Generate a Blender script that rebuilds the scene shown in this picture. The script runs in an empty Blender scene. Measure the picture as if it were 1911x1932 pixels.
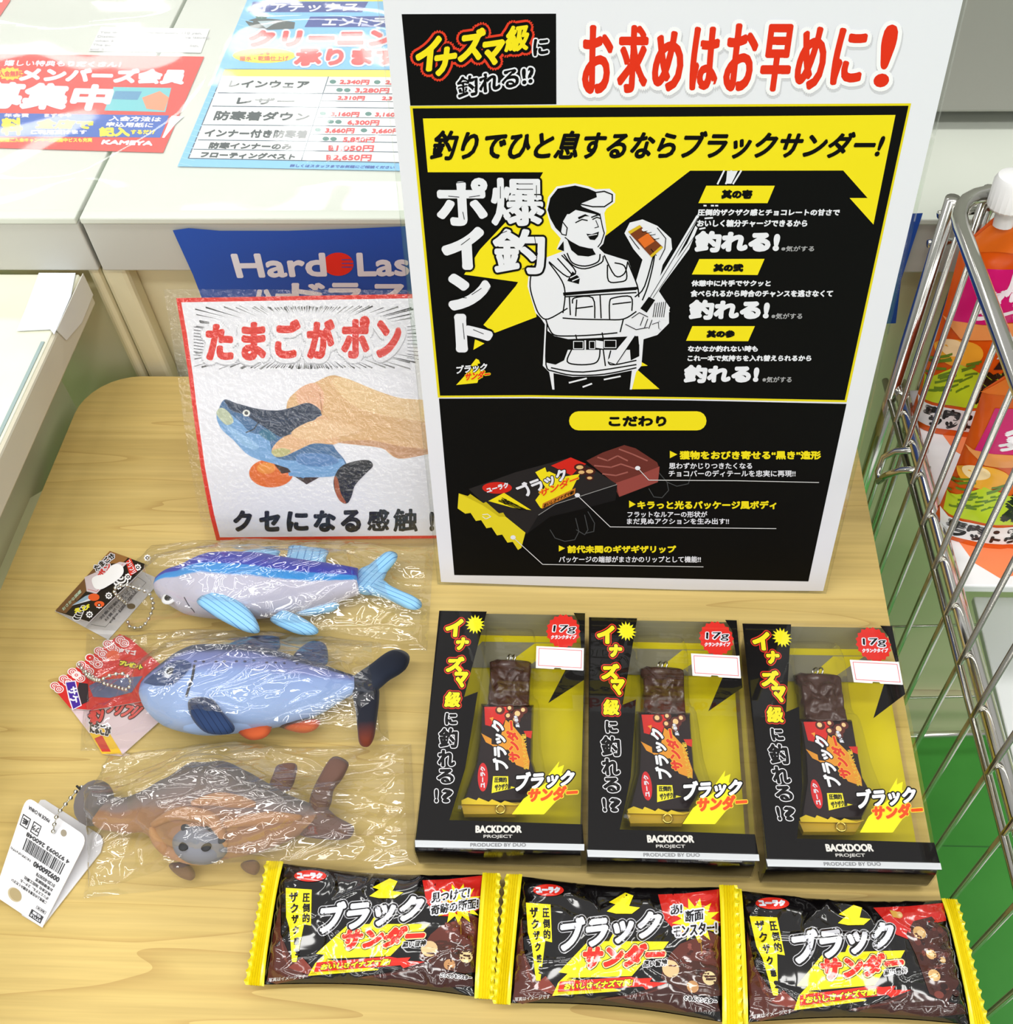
import bpy, bmesh, math, random
from mathutils import Vector, Matrix, noise
from mathutils.geometry import tessellate_polygon
random.seed(7)
SC = bpy.context.scene
COL = SC.collection
T = 0.515                      # table-top height above the floor; modelling below is done relative to the table top
# ------------------------------------------------------------------ camera
F, CX, CY, CH = 2019.6255, 1060.122, 1028.035, 0.483718
PIT, ROLL, YAW = 0.92100937, -0.03325395, -0.05587627
_fw = Vector((math.sin(YAW)*math.cos(PIT), math.cos(YAW)*math.cos(PIT), -math.sin(PIT)))
_r0 = Vector((math.cos(YAW), -math.sin(YAW), 0)); _u0 = _r0.cross(_fw)
_r = math.cos(ROLL)*_r0 + math.sin(ROLL)*_u0
_u = -math.sin(ROLL)*_r0 + math.cos(ROLL)*_u0
EYE = Vector((0, 0, CH))
cam = bpy.data.cameras.new('camera'); cam.sensor_width = 36; cam.lens = F/1932*36
cam.shift_x = (955.5-CX)/1932; cam.shift_y = (CY-966)/1932; cam.clip_start = 0.01
co = bpy.data.objects.new('camera', cam); COL.objects.link(co); SC.camera = co
co.matrix_world = Matrix(((_r.x, _u.x, -_fw.x, 0), (_r.y, _u.y, -_fw.y, 0), (_r.z, _u.z, -_fw.z, CH+T), (0, 0, 0, 1)))
# ------------------------------------------------------------------ world, lamps, exposure
W = bpy.data.worlds.new('world'); SC.world = W; W.use_nodes = True
nt = W.node_tree; bg = nt.nodes['Background']
tc = nt.nodes.new('ShaderNodeTexCoord'); sx = nt.nodes.new('ShaderNodeSeparateXYZ'); cr = nt.nodes.new('ShaderNodeValToRGB')
nt.links.new(tc.outputs['Generated'], sx.inputs[0]); nt.links.new(sx.outputs[2], cr.inputs[0]); nt.links.new(cr.outputs[0], bg.inputs[0])
cr.color_ramp.elements[0].position = 0.0; cr.color_ramp.elements[0].color = (.62, .62, .6, 1)
cr.color_ramp.elements[1].position = 0.75; cr.color_ramp.elements[1].color = (1, .99, .97, 1)
bg.inputs[1].default_value = 0.62
def tube(x, y, z=2.25, l=1.25, w=.26, L=12):
    d = bpy.data.lights.new('fluorescent_tube', 'AREA'); d.shape = 'RECTANGLE'; d.size = l; d.size_y = w
    d.energy = L*math.pi*l*w; d.color = (1, .985, .95)
    o = bpy.data.objects.new('fluorescent_tube', d); COL.objects.link(o); o.location = (x, y, z+T)
for x in (-2.3, -.8, .7, 2.2): tube(x, -9.6, l=.26, w=13, L=11)      # lamp rows running on down the aisle
for y in (-2.4, -1.1, .1, 2.7, 4.2, 6.):
    for x in (-2.3, -.8, .7, 2.2): tube(x, y, L=14 if y > -2 else 7)
SC.view_settings.view_transform = 'Standard'; SC.view_settings.look = 'None'
SC.view_settings.exposure = -0.27; SC.view_settings.gamma = 1; SC.view_settings.use_curve_mapping = False
SC.cycles.use_denoising = True; SC.cycles.max_bounces = 10; SC.cycles.transparent_max_bounces = 24
SC.cycles.caustics_reflective = False; SC.cycles.caustics_refractive = False; SC.cycles.sample_clamp_indirect = 6
# ------------------------------------------------------------------ rays from the lens to planes of the place
def ray(px, py): return (px-CX)*_r - (py-CY)*_u + F*_fw
def PZ(px, py, z=0.):
    d = ray(px, py); return EYE + d*((z-CH)/d.z)
def PY(px, py, y):
    d = ray(px, py); return EYE + d*(y/d.y)
def PX(px, py, x):
    d = ray(px, py); return EYE + d*(x/d.x)
class Plane:
    def __init__(s, p0, n):
        s.p0 = Vector(p0); s.n = Vector(n).normalized()
        if s.n.dot(EYE-s.p0) < 0: s.n = -s.n
    def __call__(s, x, y, h=0.):
        d = ray(x, y); q = s.p0 + s.n*h
        return EYE + d*((q-EYE).dot(s.n)/d.dot(s.n))
def crop(x0, y0, k): return lambda x, y: (x0+x/k, y0+y/k)
def homog(src, dst):
    """projective map of four points to four points, as a function"""
    A = []; b = []
    for (x, y), (u, v) in zip(src, dst):
        A.append([x, y, 1, 0, 0, 0, -u*x, -u*y]); b.append(u)
        A.append([0, 0, 0, x, y, 1, -v*x, -v*y]); b.append(v)
    n = 8
    M = [r+[c] for r, c in zip(A, b)]
    for i in range(n):
        p = max(range(i, n), key=lambda k: abs(M[k][i])); M[i], M[p] = M[p], M[i]
        for k in range(n):
            if k != i:
                f = M[k][i]/M[i][i]
                M[k] = [a-f*c for a, c in zip(M[k], M[i])]
    H = [M[i][8]/M[i][i] for i in range(n)]
    def f(x, y):
        w = H[6]*x+H[7]*y+1
        return ((H[0]*x+H[1]*y+H[2])/w, (H[3]*x+H[4]*y+H[5])/w)
    return f
# ------------------------------------------------------------------ materials
MATS = {}
def lin(c): return tuple((v/255/12.92 if v/255 <= .04045 else ((v/255+.055)/1.055)**2.4) for v in c)
def base_mat(name):
    m = bpy.data.materials.new(name); m.use_nodes = True
    return m, m.node_tree, m.node_tree.nodes['Principled BSDF']
def mat(c, rough=.5, spec=.5, metal=0., coat=0., kind=''):
    key = (tuple(c), rough, spec, metal, coat, kind)
    if key in MATS: return MATS[key]
    m, t, b = base_mat('surface_%d_%d_%d' % tuple(c))
    b.inputs['Base Color'].default_value = lin(c)+(1,)
    b.inputs['Roughness'].default_value = rough; b.inputs['Specular IOR Level'].default_value = spec
    b.inputs['Metallic'].default_value = metal; b.inputs['Coat Weight'].default_value = coat; b.inputs['Coat Roughness'].default_value = .06
    MATS[key] = m; return m
def noisy(name, c1, c2, scale=20, rough=.5, spec=.5, metal=0, bump=0., bscale=60, stretch=(1, 1, 1), detail=4):
    """two-colour noise surface with optional bump"""
    if name in MATS: return MATS[name]
    m, t, b = base_mat(name); N = t.nodes; L = t.links
    tcn = N.new('ShaderNodeTexCoord'); mp = N.new('ShaderNodeMapping'); mp.inputs['Scale'].default_value = stretch
    L.new(tcn.outputs['Object'], mp.inputs[0])
    nz = N.new('ShaderNodeTexNoise'); nz.inputs['Scale'].default_value = scale; nz.inputs['Detail'].default_value = detail
    L.new(mp.outputs[0], nz.inputs['Vector'])
    r = N.new('ShaderNodeValToRGB'); r.color_ramp.elements[0].position = .35; r.color_ramp.elements[1].position = .68
    r.color_ramp.elements[0].color = lin(c1)+(1,); r.color_ramp.elements[1].color = lin(c2)+(1,)
    L.new(nz.outputs[0], r.inputs[0]); L.new(r.outputs[0], b.inputs['Base Color'])
    b.inputs['Roughness'].default_value = rough; b.inputs['Specular IOR Level'].default_value = spec; b.inputs['Metallic'].default_value = metal
    if bump:
        n2 = N.new('ShaderNodeTexNoise'); n2.inputs['Scale'].default_value = bscale; L.new(mp.outputs[0], n2.inputs['Vector'])
        bp = N.new('ShaderNodeBump'); bp.inputs['Strength'].default_value = bump; bp.inputs['Distance'].default_value = .001
        L.new(n2.outputs[0], bp.inputs['Height']); L.new(bp.outputs[0], b.inputs['Normal'])
    MATS[name] = m; return m
def film(name, gloss=.08, tint=(1, 1, 1), rough=.03, bump=0., bscale=300, haze=0.):
    """thin clear plastic: see-through, with a fresnel reflection"""
    if name in MATS: return MATS[name]
    m = bpy.data.materials.new(name); m.use_nodes = True; t = m.node_tree; N = t.nodes; L = t.links
    N.clear(); out = N.new('ShaderNodeOutputMaterial')
    tr = N.new('ShaderNodeBsdfTransparent'); tr.inputs[0].default_value = tint+(1,)
    gl = N.new('ShaderNodeBsdfGlossy'); gl.inputs['Roughness'].default_value = rough
    lw = N.new('ShaderNodeLayerWeight'); lw.inputs[0].default_value = .5
    pw = N.new('ShaderNodeMath'); pw.operation = 'POWER'; pw.inputs[1].default_value = 5; L.new(lw.outputs['Facing'], pw.inputs[0])
    mu = N.new('ShaderNodeMath'); mu.operation = 'MULTIPLY_ADD'; mu.inputs[1].default_value = .8; mu.inputs[2].default_value = gloss; mu.use_clamp = True
    mx = N.new('ShaderNodeMixShader')
    L.new(pw.outputs[0], mu.inputs[0]); L.new(mu.outputs[0], mx.inputs[0]); L.new(gl.outputs[0], mx.inputs[2])
    if haze:
        df = N.new('ShaderNodeBsdfDiffuse'); df.inputs[0].default_value = (.9, .9, .88, 1)
        m2 = N.new('ShaderNodeMixShader'); m2.inputs[0].default_value = haze
        L.new(tr.outputs[0], m2.inputs[1]); L.new(df.outputs[0], m2.inputs[2]); L.new(m2.outputs[0], mx.inputs[1])
    else: L.new(tr.outputs[0], mx.inputs[1])
    if bump:
        tcn = N.new('ShaderNodeTexCoord'); n2 = N.new('ShaderNodeTexNoise'); n2.inputs['Scale'].default_value = bscale; n2.inputs['Detail'].default_value = 2
        L.new(tcn.outputs['Object'], n2.inputs['Vector'])
        bp = N.new('ShaderNodeBump'); bp.inputs['Strength'].default_value = bump; bp.inputs['Distance'].default_value = .001
        L.new(n2.outputs[0], bp.inputs['Height']); L.new(bp.outputs[0], gl.inputs['Normal']); L.new(bp.outputs[0], lw.inputs['Normal'])
    L.new(mx.outputs[0], out.inputs[0]); MATS[name] = m; return m
CHROME = mat((215, 214, 208), .13, .5, 1.)
STEEL = mat((190, 188, 180), .2, .5, 1.)
# ------------------------------------------------------------------ objects
def thing(name, label, cat, loc=(0, 0, 0), group=None, rz=0.):
    o = bpy.data.objects.new(name, None); COL.objects.link(o); o.empty_display_size = .02
    o.location = Vector(loc)+Vector((0, 0, T)); o.rotation_euler.z = rz
    o['label'] = label; o['category'] = cat
    if group: o['group'] = group
    return o
def tag(o, label, cat, group=None):
    o['label'] = label; o['category'] = cat
    if group: o['group'] = group
    return o
class Part:
    """collects geometry (table-relative coordinates) and links it as ONE mesh"""
    def __init__(s): s.v = []; s.f = []; s.m = []; s.mats = []; s.uv = {}
    def mi(s, m):
        if m not in s.mats: s.mats.append(m)
        return s.mats.index(m)
    def add(s, vs, fs, m, uvs=None):
        k = len(s.v); i = s.mi(m)
        s.v += [tuple(v) for v in vs]
        for f in fs: s.f.append(tuple(a+k for a in f)); s.m.append(i)
        if uvs:
            for a, q in enumerate(uvs): s.uv[a+k] = q
    def box(s, a, b, m, bev=0.):
        bm = bmesh.new(); bmesh.ops.create_cube(bm, size=1)
        for v in bm.verts: v.co = Vector([(a[i]+b[i])/2+v.co[i]*(b[i]-a[i]) for i in range(3)])
        if bev: bmesh.ops.bevel(bm, geom=bm.edges[:], offset=bev, segments=2, affect='EDGES', profile=.5)
        bm.verts.index_update(); s.add([v.co for v in bm.verts], [[v.index for v in f.verts] for f in bm.faces], m); bm.free()
    def prism(s, pts, dirv, m):
        """solid from a planar outline (3D points) swept by a vector"""
        pts = [Vector(p) for p in pts]; n = len(pts); d = Vector(dirv)
        tri = tessellate_polygon([pts])
        s.add(pts+[p+d for p in pts], [list(t) for t in tri]+[[a+n for a in t] for t in tri]+[[i, (i+1) % n, n+(i+1) % n, n+i] for i in range(n)], m)
    def tube(s, pts, r, m, seg=10, closed=False, uvs=False):
        pts = [Vector(p) for p in pts]; n = len(pts); vs = []; fs = []
        up = Vector((.13, .37, .92))
        for i, p in enumerate(pts):
            if closed: tg = (pts[(i+1) % n]-pts[i-1])
            else: tg = pts[min(i+1, n-1)]-pts[max(i-1, 0)]
            tg.normalize(); a = tg.cross(up)
            if a.length < .05: a = tg.cross(Vector((1, 0, 0)))
            a.normalize(); b = tg.cross(a); up = a.cross(tg)
            rr = r[i] if isinstance(r, (list, tuple)) else r
            vs += [p+a*rr*math.cos(2*math.pi*k/seg)+b*rr*math.sin(2*math.pi*k/seg) for k in range(seg)]
        for i in range(n if closed else n-1):
            j = (i+1) % n
            fs += [[i*seg+k, i*seg+(k+1) % seg, j*seg+(k+1) % seg, j*seg+k] for k in range(seg)]
        if not closed: fs += [list(range(seg))[::-1], [(n-1)*seg+k for k in range(seg)]]
        s.add(vs, fs, m)
    def ball(s, c, r, m, seg=10, rings=7, sc=(1, 1, 1)):
        c = Vector(c); vs = []; fs = []
        for i in range(rings+1):
            a = math.pi*i/rings
            vs += [c+Vector((r*sc[0]*math.sin(a)*math.cos(2*math.pi*k/seg), r*sc[1]*math.sin(a)*math.sin(2*math.pi*k/seg), r*sc[2]*math.cos(a))) for k in range(seg)]
        for i in range(rings): fs += [[i*seg+k, i*seg+(k+1) % seg, (i+1)*seg+(k+1) % seg, (i+1)*seg+k] for k in range(seg)]
        s.add(vs, fs, m)
    def grid(s, pts, nu, nv, m, uvs=None):
        s.add(pts, [[j*nu+i, j*nu+i+1, (j+1)*nu+i+1, (j+1)*nu+i] for j in range(nv-1) for i in range(nu-1)], m, uvs)
    def build(s, name, parent=None, smooth=False, kind=None, local=False):
        off = Vector((0, 0, T)) if parent is None else (Vector((0, 0, 0)) if local else Vector((0, 0, T))-parent_world(parent))
        me = bpy.data.meshes.new(name); me.from_pydata([tuple(Vector(v)+off) for v in s.v], [], s.f)
        for m in s.mats: me.materials.append(m)
        me.polygons.foreach_set('material_index', s.m)
        if smooth: me.polygons.foreach_set('use_smooth', [True]*len(s.f))
        if s.uv:
            uvl = me.uv_layers.new(name='UVMap')
            for lp in me.loops: uvl.data[lp.index].uv = s.uv.get(lp.vertex_index, (0, 0))
        bm = bmesh.new(); bm.from_mesh(me)
        if smooth: bmesh.ops.recalc_face_normals(bm, faces=bm.faces)
        bm.to_mesh(me); bm.free()
        o = bpy.data.objects.new(name, me); COL.objects.link(o)
        if parent is not None: o.parent = parent
        if kind: o['kind'] = kind
        return o
def parent_world(p):
    v = Vector(p.location)
    return v if p.parent is None else v+parent_world(p.parent)
def smooth_by_angle(o, deg=35):
    me = o.data
    bm = bmesh.new(); bm.from_mesh(me)
    for f in bm.faces: f.smooth = True
    for e in bm.edges:
        if len(e.link_faces) != 2 or e.calc_face_angle(0) > math.radians(deg): e.smooth = False
    bm.to_mesh(me); bm.free()
# ------------------------------------------------------------------ printing: flat artwork laid on a surface
_TX = {}
def glyphs(s):
    if s not in _TX:
        c = bpy.data.curves.new('t', 'FONT'); c.body = s; c.resolution_u = 3
        o = bpy.data.objects.new('t', c); me = bpy.data.meshes.new_from_object(o)
        V = [(v.co.x, v.co.y) for v in me.vertices]; Fc = [tuple(p.vertices) for p in me.polygons]
        bpy.data.objects.remove(o); bpy.data.curves.remove(c); bpy.data.meshes.remove(me)
        _TX[s] = (V, Fc, min(v[0] for v in V), max(v[0] for v in V), min(v[1] for v in V), max(v[1] for v in V))
    return _TX[s]
class Print:
    """artwork authored in a 2D design space; m3(x, y, h) puts a design point on the real surface, h above it"""
    def __init__(s, part, m3, rough=.45, spec=.4, coat=0., dh=5e-5, cuts=None, tr=None):
        s.p = part; s.m3 = m3; s.rough = rough; s.spec = spec; s.coat = coat; s.dh = dh; s.cuts = cuts; s.tr = tr or (lambda x, y: (x, y)); s.k = 0
    def raw(s, vs, fs, c, lv=1, m=None):
        s.k += 1; h = s.dh*lv + (s.k % 24)*1.2e-6
        m = m or mat(c, s.rough, s.spec, 0., s.coat)
        vs = [s.tr(*v) for v in vs]
        if s.cuts:
            x0, x1, nx, y0, y1, ny = s.cuts
            bm = bmesh.new(); bv = [bm.verts.new((v[0], v[1], 0)) for v in vs]
            for f in fs:
                try: bm.faces.new([bv[i] for i in f])
                except ValueError: pass
            lo = [min(v[i] for v in vs) for i in (0, 1)]; hi = [max(v[i] for v in vs) for i in (0, 1)]
            for a, b, n, ax in ((x0, x1, nx, 0), (y0, y1, ny, 1)):
                for i in range(1, n):
                    q = a+(b-a)*i/n
                    if lo[ax] < q < hi[ax]:
                        no = (1, 0, 0) if ax == 0 else (0, 1, 0)
                        bmesh.ops.bisect_plane(bm, geom=bm.verts[:]+bm.edges[:]+bm.faces[:], plane_co=(q, q, 0), plane_no=no, dist=1e-9)
            bm.verts.index_update(); vs = [(v.co.x, v.co.y) for v in bm.verts]; fs = [[v.index for v in f.verts] for f in bm.faces]; bm.free()
        s.p.add([s.m3(x, y, h) for x, y in vs], fs, m)
    def poly(s, pts, c, lv=1, m=None):
        t = tessellate_polygon([[Vector((x, y, 0)) for x, y in pts]])
        s.raw(list(pts), [list(a) for a in t], c, lv, m)
    def rect(s, x0, y0, x1, y1, c, lv=1): s.poly([(x0, y0), (x1, y0), (x1, y1), (x0, y1)], c, lv)
    def ell(s, x, y, rx, ry, c, lv=1, n=28, a0=0.): s.poly([(x+rx*math.cos(a0+2*math.pi*i/n), y+ry*math.sin(a0+2*math.pi*i/n)) for i in range(n)], c, lv)
    def star(s, x, y, r1, r2, n, c, lv=1, a0=0., ky=1.): s.poly([(x+(r1 if i % 2 == 0 else r2)*math.cos(a0+math.pi*i/n), y+ky*(r1 if i % 2 == 0 else r2)*math.sin(a0+math.pi*i/n)) for i in range(2*n)], c, lv)
    def line(s, pts, w, c, lv=2, closed=False):
        pts = list(pts)+([pts[0]] if closed else [])
        vs = []; fs = []
        for (x0, y0), (x1, y1) in zip(pts, pts[1:]):
            l = math.hypot(x1-x0, y1-y0) or 1; nx, ny = -(y1-y0)/l*w/2, (x1-x0)/l*w/2; ex, ey = (x1-x0)/l*w*.3, (y1-y0)/l*w*.3
            k = len(vs); vs += [(x0+nx-ex, y0+ny-ey), (x1+nx+ex, y1+ny+ey), (x1-nx+ex, y1-ny+ey), (x0-nx-ex, y0-ny-ey)]; fs.append([k, k+1, k+2, k+3])
        s.raw(vs, fs, c, lv)
    def text(s, t, quad, c, lv=3, bold=0., out=0., oc=None, out2=0., oc2=None):
        """quad: (x0,y0,x1,y1) or four corners TL,TR,BR,BL around the tight ink box; bold/out in design units"""
        V, Fc, x0, x1, y0, y1 = glyphs(t)
        if len(quad) == 4 and not isinstance(quad[0], (tuple, list)):
            a, b, cc, d = quad; quad = [(a, b), (cc, b), (cc, d), (a, d)]
        (ax, ay), (bx, by), (cx, cy), (dx, dy) = quad
        def mp(x, y):
            u = (x-x0)/((x1-x0) or 1); v = (y1-y)/((y1-y0) or 1)
            return ((1-u)*(1-v)*ax+u*(1-v)*bx+u*v*cx+(1-u)*v*dx, (1-u)*(1-v)*ay+u*(1-v)*by+u*v*cy+(1-u)*v*dy)
        P = [mp(*v) for v in V]
        def lay(r, col, l):
            n = 1 if r <= 0 else (8 if r < 2.4 else 12 if r < 5 else 18)
            for i in range(n):
                ox, oy = r*math.cos(2*math.pi*i/n), r*math.sin(2*math.pi*i/n)
                s.raw([(x+ox, y+oy) for x, y in P], Fc, col, l)
        if out2: lay(bold+out+out2, oc2, lv)
        if out: lay(bold+out, oc, lv+.5)
        if out > 2.5*max(bold, 1): lay(bold+out*.5, oc, lv+.45)
        lay(bold, c, lv+1)
    def chars(s, t, boxes, c, tilt=0., **k):
        for ch, (x0, y0, x1, y1) in zip(t, boxes):
            d = tilt*(x1-x0)
            s.text(ch, [(x0, y0+d/2), (x1, y0-d/2), (x1, y1-d/2), (x0, y1+d/2)], c, **k)
    def vtext(s, t, x0, x1, y0, y1, c, **k):
        n = len(t); h = (y1-y0)/n
        for i, ch in enumerate(t): s.text(ch, (x0, y0+h*(i+.06), x1, y0+h*(i+.94)), c, **k)
BLK = (5, 5, 6); YEL = (238, 220, 30); WHT = (228, 229, 238); RED = (222, 52, 28); PYEL = (232, 216, 40)
def resample(pts, n):
    pts = [Vector(q) for q in pts]; L_ = [0]
    for a, b in zip(pts, pts[1:]): L_.append(L_[-1]+(b-a).length)
    out = []
    for i in range(n):
        s = L_[-1]*i/(n-1); k = 0
        while k < len(pts)-2 and L_[k+1] < s: k += 1
        f = (s-L_[k])/((L_[k+1]-L_[k]) or 1); out.append(pts[k].lerp(pts[k+1], f))
    return out
def catmull(pts, per=6, closed=False):
    pts = [Vector(q) for q in pts]; n = len(pts); out = []
    for i in range(n if closed else n-1):
        g = lambda k: pts[k % n] if closed else pts[max(0, min(n-1, k))]
        a, b, c, d = g(i-1), g(i), g(i+1), g(i+2)
        for j in range(per):
            t = j/per; out.append(.5*((2*b)+(c-a)*t+(2*a-5*b+4*c-d)*t*t+(3*b-a-3*c+d)*t**3))
    if not closed: out.append(pts[-1])
    return out
# shrink helper: measured ink boxes include the stroke weight
# ------------------------------------------------------------------ setting
p = Part(); p.box((-3, -3, -.525), (3, 1.6, -.515), noisy('green_floor', (62, 146, 56), (74, 158, 66), 9, .35, .4))
for i in range(14): p.box((-3, -2.9+i*.3, -.5151), (3, -2.8985+i*.3, -.5149), mat((46, 116, 46), .5))
p.build('floor', kind='structure')
# ------------------------------------------------------------------ table
def wood():
    m, t, b = base_mat('pale_maple_wood'); N = t.nodes; L = t.links
    c = N.new('ShaderNodeTexCoord'); mp = N.new('ShaderNodeMapping'); mp.inputs['Scale'].default_value = (.8, 13, 9); L.new(c.outputs['Object'], mp.inputs[0])
    n1 = N.new('ShaderNodeTexNoise'); n1.inputs['Scale'].default_value = 1.7; n1.inputs['Detail'].default_value = 2; n1.inputs['Distortion'].default_value = .25; L.new(mp.outputs[0], n1.inputs['Vector'])
    mm = N.new('ShaderNodeMath'); mm.operation = 'MULTIPLY'; mm.inputs[1].default_value = 8; L.new(n1.outputs[0], mm.inputs[0])
    fr = N.new('ShaderNodeMath'); fr.operation = 'FRACT'; L.new(mm.outputs[0], fr.inputs[0])
    r = N.new('ShaderNodeValToRGB'); e = r.color_ramp.elements
    e[0].position = 0; e[0].color = lin((190, 160, 96))+(1,); e[1].position = 1; e[1].color = lin((210, 184, 115))+(1,)
    a = e.new(.06); a.color = lin((206, 180, 111))+(1,); a = e.new(.55); a.color = lin((212, 187, 119))+(1,)
    L.new(fr.outputs[0], r.inputs[0])
    mp2 = N.new('ShaderNodeMapping'); mp2.inputs['Scale'].default_value = (6, 190, 50); L.new(c.outputs['Object'], mp2.inputs[0])
    n2 = N.new('ShaderNodeTexNoise'); n2.inputs['Scale'].default_value = 2; n2.inputs['Detail'].default_value = 5; L.new(mp2.outputs[0], n2.inputs['Vector'])
    r2 = N.new('ShaderNodeValToRGB'); r2.color_ramp.elements[0].position = .3; r2.color_ramp.elements[1].position = .7
    r2.color_ramp.elements[0].color = (.86, .84, .8, 1); r2.color_ramp.elements[1].color = (1.04, 1.04, 1.02, 1); L.new(n2.outputs[0], r2.inputs[0])
    mx = N.new('ShaderNodeMix'); mx.data_type = 'RGBA'; mx.blend_type = 'MULTIPLY'; mx.inputs[0].default_value = 1
    L.new(r.outputs[0], mx.inputs[6]); L.new(r2.outputs[0], mx.inputs[7]); L.new(mx.outputs[2], b.inputs['Base Color'])
    b.inputs['Roughness'].default_value = .42; b.inputs['Specular IOR Level'].default_value = .3
    return m
WOOD = wood()
tb = thing('display_table', 'low pale maple table with rounded corners holding the fish toys and chocolate bars', 'table', (-.088, .24, -.515))
x0, x1, y0, y1, R = -.331, .1545, -.02, .4995, .034
out = []
for cx_, cy_, a0 in ((x1-R, y1-R, 0), (x0+R, y1-R, 90), (x0+R, y0+R, 180), (x1-R, y0+R, 270)):
    out += [(cx_+R*math.cos(math.radians(a0+k*11.25)), cy_+R*math.sin(math.radians(a0+k*11.25))) for k in range(9)]
p = Part(); n = len(out); lv = [(-.022, -.001), (-.022, 0.), (-.0015, 0.), (-.0004, -.0005), (0, -.0015)]
vs = []
cxm, cym = (x0+x1)/2, (y0+y1)/2
for z, s in lv:
    for x, y in out: vs.append((x+math.copysign(s, cxm-x)*-1 if s else x, y+math.copysign(s, cym-y)*-1 if s else y, z))
fs = [list(range(n))[::-1], [4*n+i for i in range(n)]]+[[k*n+i, k*n+(i+1) % n, (k+1)*n+(i+1) % n, (k+1)*n+i] for k in range(4) for i in range(n)]
p.add(vs, fs, WOOD); p.build('tabletop', tb)
for x in (x0+.05, x1-.05):
    for y in (y0+.05, y1-.05):
        p = Part(); p.tube([(x, y, -.515), (x, y, -.022)], [.014, .02], WOOD, 16); smooth_by_angle(p.build('leg', tb))
for y in (y0+.05, y1-.05):
    p = Part(); p.box((x0+.06, y-.009, -.075), (x1-.06, y+.009, -.022), WOOD); p.build('apron', tb)
# ------------------------------------------------------------------ shop shelving behind
YL, YP = .505, .521
ZT = PY(155, 410, YL).z; ZB = PY(155, 511, YL).z
SHELF = noisy('white_laminate', (206, 212, 200), (213, 218, 207), 6, .28, .5)
LIP = mat((190, 190, 182), .4); PANEL = noisy('cream_steel', (222, 215, 180), (228, 221, 188), 4, .4, .4)
XS = PZ(200, 300, ZT).x
def bay(xa, xb, label):
    t = thing('gondola_shelf', label, 'shelf', ((xa+xb)/2, .7, -.515), 'shelf bays along the aisle')
    p = Part(); p.box((xa, YL-.001, ZT-.004), (xb, 1.05, ZT), SHELF, .0008); p.build('shelf_board', t)
    p = Part(); p.box((xa, YL, ZB), (xb, YL+.012, ZT-.004), LIP, .001); p.build('front_lip', t)
    p = Part(); p.box((xa, YP+.002, -.43), (xb, YP+.012, ZT-.006), PANEL); p.build('back_panel', t)
    p = Part(); p.box((xa, YP-.004, -.515), (xb, YP+.02, -.432), PANEL, .001); p.build('kick_plate', t)
    p = Part()
    a, b = (PY(169, 516, YP-.01).x, PY(192, 516, YP-.01).x) if xa < -1 else (PY(195, 516, YP-.01).x, PY(243, 516, YP-.01).x)
    p.box((a, YP-.012, -.43), (b, YP+.002, ZB-.001), PANEL, .003); p.build('upright', t)
    return t
bl = bay(-1.5, XS-.0012, 'white shelf bay left of the dark seam, under the red flyer')
br = bay(XS+.0012, 1.3, 'long white shelf bay with the blue sign hanging on its grey front lip')
# grey cabinet standing on the shelf
GY = (204, 205, 196)
q = PZ(1850, 250, ZT).y
t = thing('storage_cabinet', 'plain grey cabinet standing on the shelf behind the wire rack', 'cabinet', (.5, .75, ZT))
zb = PY(1850, 213, q).z
p = Part(); p.box((.075, q, zb), (1.1, q+.22, zb+.24), mat((150, 151, 143), .45), .002); p.build('body', t)
p = Part(); p.box((.085, q+.035, ZT), (1.09, q+.21, zb), mat((120, 120, 112), .5)); p.build('plinth', t)
# ------------------------------------------------------------------ printed papers on the shelf top
cF = crop(0, 0, 2.3888)
def paper_on(zz): return lambda x, y, h=0.: PZ(x, y, zz+h)
SKY = (128, 196, 240); NAVY = (38, 66, 150); PINK = (230, 70, 70)
p = Part(); P = Print(p, paper_on(ZT+.0006), rough=.35, tr=lambda x, y: cF(x, y))
xx = 1115+ (0+150)*(-315/750)
P.poly([(1160, -110), (2330, -110), (2330, 775), (1800, 770), (800, 750)], SKY, 1)
for i in range(34):      # fine diagonal stripes of the sheet
    y = -90+i*25; xl = 1115-y*.42
    P.line([(xl+4, y), (xl+60, y+14)], 4, (150, 208, 246), 2)
P.poly([(1140, 8), (1660, 8), (1632, 55), (1118, 55)], NAVY, 2); P.text('ゴアテックス', [(1145, 15), (1620, 12), (1608, 50), (1135, 52)], WHT, 3, 2)
P.poly([(1240, -110), (1760, -110), (1760, 6), (1215, 6)], (240, 230, 90), 2)
P.poly([(1398, 75), (1800, 72), (1800, 122), (1372, 122)], NAVY, 2); P.text('エントラント', [(1465, 82), (1880, 80), (1870, 116), (1450, 116)], WHT, 3, 2)
P.poly([(1105, 95), (1160, 80), (1260, 88), (1330, 100), (1325, 130), (1210, 135), (1130, 125)], (70, 84, 80), 2)
P.poly([(1160, 95), (1260, 92), (1200, 128)], (180, 200, 205), 3); P.ell(1178, 75, 26, 13, (60, 110, 100), 2)
P.text('クリーニング', [(1135, 140), (1920, 132), (1910, 205), (1118, 208)], (238, 86, 84), 4, 7, 8, WHT)
P.ell(1190, 250, 142, 34, (250, 236, 70), 2); P.text('汚れによる', (1095, 228, 1215, 247), (238, 120, 80), 3, 1); P.text('撥水・乾燥仕上げ', (1080, 252, 1300, 274), (238, 120, 80), 3, 1)
P.text('承ります', [(1340, 225), (1800, 222), (1798, 288), (1328, 292)], (238, 86, 84), 4, 6, 8, WHT)
P.poly([(1010, 310), (2280, 316), (2290, 742), (1790, 735), (845, 715)], (60, 90, 110), 2)
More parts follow.
